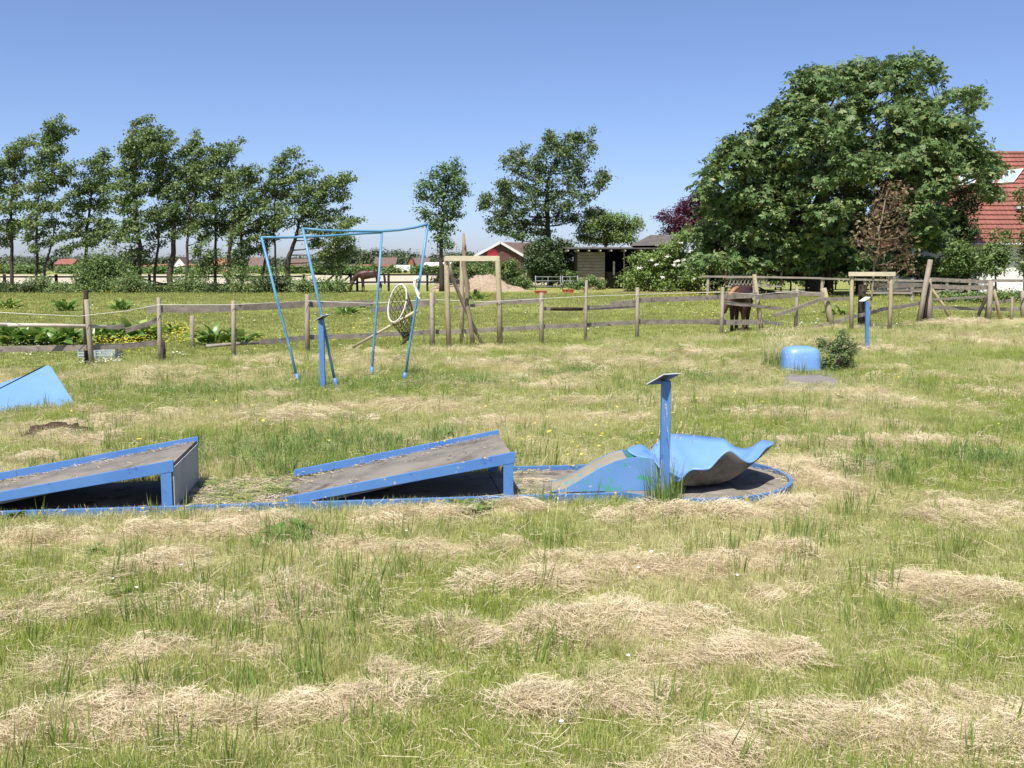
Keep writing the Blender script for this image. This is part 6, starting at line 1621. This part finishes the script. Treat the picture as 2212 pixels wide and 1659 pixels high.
# dock plants in the paddock: each large leaf its own piece
def dock_leaf_mesh():
    V, Fc = [], []
    for j in range(7):
        s_ = j / 6; w = .055 * math.sin(math.pi * min(.96, .12 + s_ * .86)) ** .7 * (.25 if j == 0 else 1)
        z = .06 * math.sin(s_ * 2.2) - .10 * s_ * s_; wv = .010 * math.sin(j * 2.1)
        V += [(s_ * .34, -w, z + .014 + wv), (s_ * .34, 0, z), (s_ * .34, w, z + .014 - wv)]
    for j in range(6):
        a = j * 3; Fc += [(a, a + 1, a + 4, a + 3), (a + 1, a + 2, a + 5, a + 4)]
    me = bpy.data.meshes.new('leaf'); me.from_pydata(V, [], Fc); me.materials.append(M['leaf_dock'])
    me.polygons.foreach_set('use_smooth', np.ones(len(me.polygons), bool)); return me
DL = dock_leaf_mesh()
m_, nt_, b_ = M['leaf_dock'], M['leaf_dock'].node_tree, None
for nd in list(nt_.nodes):                          # each leaf object its own shade
    if nd.type == 'NEW_GEOMETRY':
        oi = nt_.nodes.new('ShaderNodeObjectInfo')
        for lk in list(nt_.links):
            if lk.from_node == nd: nt_.links.new(oi.outputs['Random'], lk.to_socket)
def dock(g, n, sc, label, seed, group='dock plants in the paddock'):
    sc *= .72; n = int(n * 1.25)
    t = thing('dock_plant', label, 'plant', g, group); rr = random.Random(seed)
    for i in range(n):
        o = bpy.data.objects.new('leaf', DL); COL.objects.link(o); o.parent = t
        ring = rr.random()
        o.rotation_euler = (rr.uniform(-.5, .5), -R(12 + 62 * (1 - ring)), rr.uniform(0, 6.283))
        r = .26 * ring * sc; a = o.rotation_euler.z
        o.location = (math.cos(a) * r, math.sin(a) * r, .02); s_ = sc * rr.uniform(.7, 1.2); o.scale = (s_, s_ * rr.uniform(.9, 1.5), s_)
def dz(conv, x, y): return G(*conv(x, y))
docks = [(ZA, -70, 770, 26, 1.6, 'broad dock plant at the far end of the row behind the round white rail'), (ZA, 60, 770, 30, 1.7, 'dock plant under the start of the round white rail'), (ZA, 230, 775, 30, 1.7, 'dock plant with pale broad leaves below the round white rail'), (ZA, 410, 775, 30, 1.7, 'dock plant mid-row under the round white rail'), (ZA, 590, 775, 30, 1.65, 'dock plant next but one to the double post'), (ZA, 760, 770, 30, 1.6, 'dock plant just beside the double post'),
         (ZA, 330, 720, 22, 1.6, 'tall-leaved dock plant at the back of the row'), (ZA, 1090, 745, 26, 1.5, 'dock plant on the far side of the double post'), (ZA, 1280, 735, 28, 1.6, 'dock plant under the short broken rail'), (ZA, 1450, 720, 30, 1.8, 'tall upright-leaved dock plant at the broken diagonal rail'), (ZA, 1650, 715, 30, 1.7, 'dock plant against the second fence post'),
         (ZA, 1930, 650, 16, 1.2, 'small dock plant just past the second fence post'), (ZA, 730, 385, 30, 1.9, 'lone wide dock plant out in the paddock'), (ZA, 1360, 378, 24, 1.7, 'lone low dock plant beyond the wire'), (ZA, 90, 365, 22, 1.7, 'lone dock plant at the yellow flowers'), (Z1, 1330, 1400, 26, 1.6, 'dock plant before the thin third post'), (Z1, 1480, 1395, 24, 1.5, 'dock plant behind the thin third post'),
         (Z2, 880, 942, 16, 1.4, 'small dock plant seen through the blue frame'), (Z2, 1010, 900, 10, 1.2, 'tiny yellowing dock plant seen through the blue frame'), (Z2, 1900, 820, 18, 2.0, 'dock plant in front of the wood-chip heap'), (Z4, 985, 525, 16, 1.5, 'dock plant beyond the leaning stakes'), (Z1, 2160, 1222, 16, 1.6, 'dock plant behind the tall blue frame leg')]
for i, (cv, x, y, n, sc, lab) in enumerate(docks): dock(dz(cv, x, y), n, sc, lab, 400 + i)

# burrow with dug soil
bh = G(115, 944)
mb = MB(); nn_ = 22
rad = [(.02, -.03), (.09, -.025), (.15, .045), (.21, .055), (.28, .03), (.36, -.01)]
rr_ = random.Random(5)
for (r, z) in rad:
    for k in range(nn_):
        t = 2 * math.pi * k / nn_; j = rr_.uniform(.8, 1.2)
        mb.v.append(bh + Vector((math.cos(t) * r * j * 1.0, math.sin(t) * r * j * .9, z * j + (.045 if math.sin(t) > .2 and z > 0 else 0))))
for j in range(len(rad) - 1):
    for k in range(nn_):
        a, c_ = j * nn_ + k, j * nn_ + (k + 1) % nn_
        mb.f.append((a, c_, c_ + nn_, a + nn_)); mb.mi.append(0)
mb.f.append(tuple(range(nn_))); mb.mi.append(0)
so_ = mb.build('soil_burrow', 'soil', None, True); tag(so_, 'dark dug-out soil burrow ringed with dry hay', 'burrow')
# old lane slab by the hump
mb = MB(); mb.hexa(*[G(*q) - Vector((0, 0, .06)) for q in ((170, 896), (420, 884), (400, 866), (165, 875))], *[G(*q) + Vector((0, 0, .012)) for q in ((170, 896), (420, 884), (400, 866), (165, 875))])
sb = mb.build('old_slab', 'lane_concrete'); tag(sb, 'half-buried old lane slab leading from the blue hump ramp', 'slab', kind='thing')
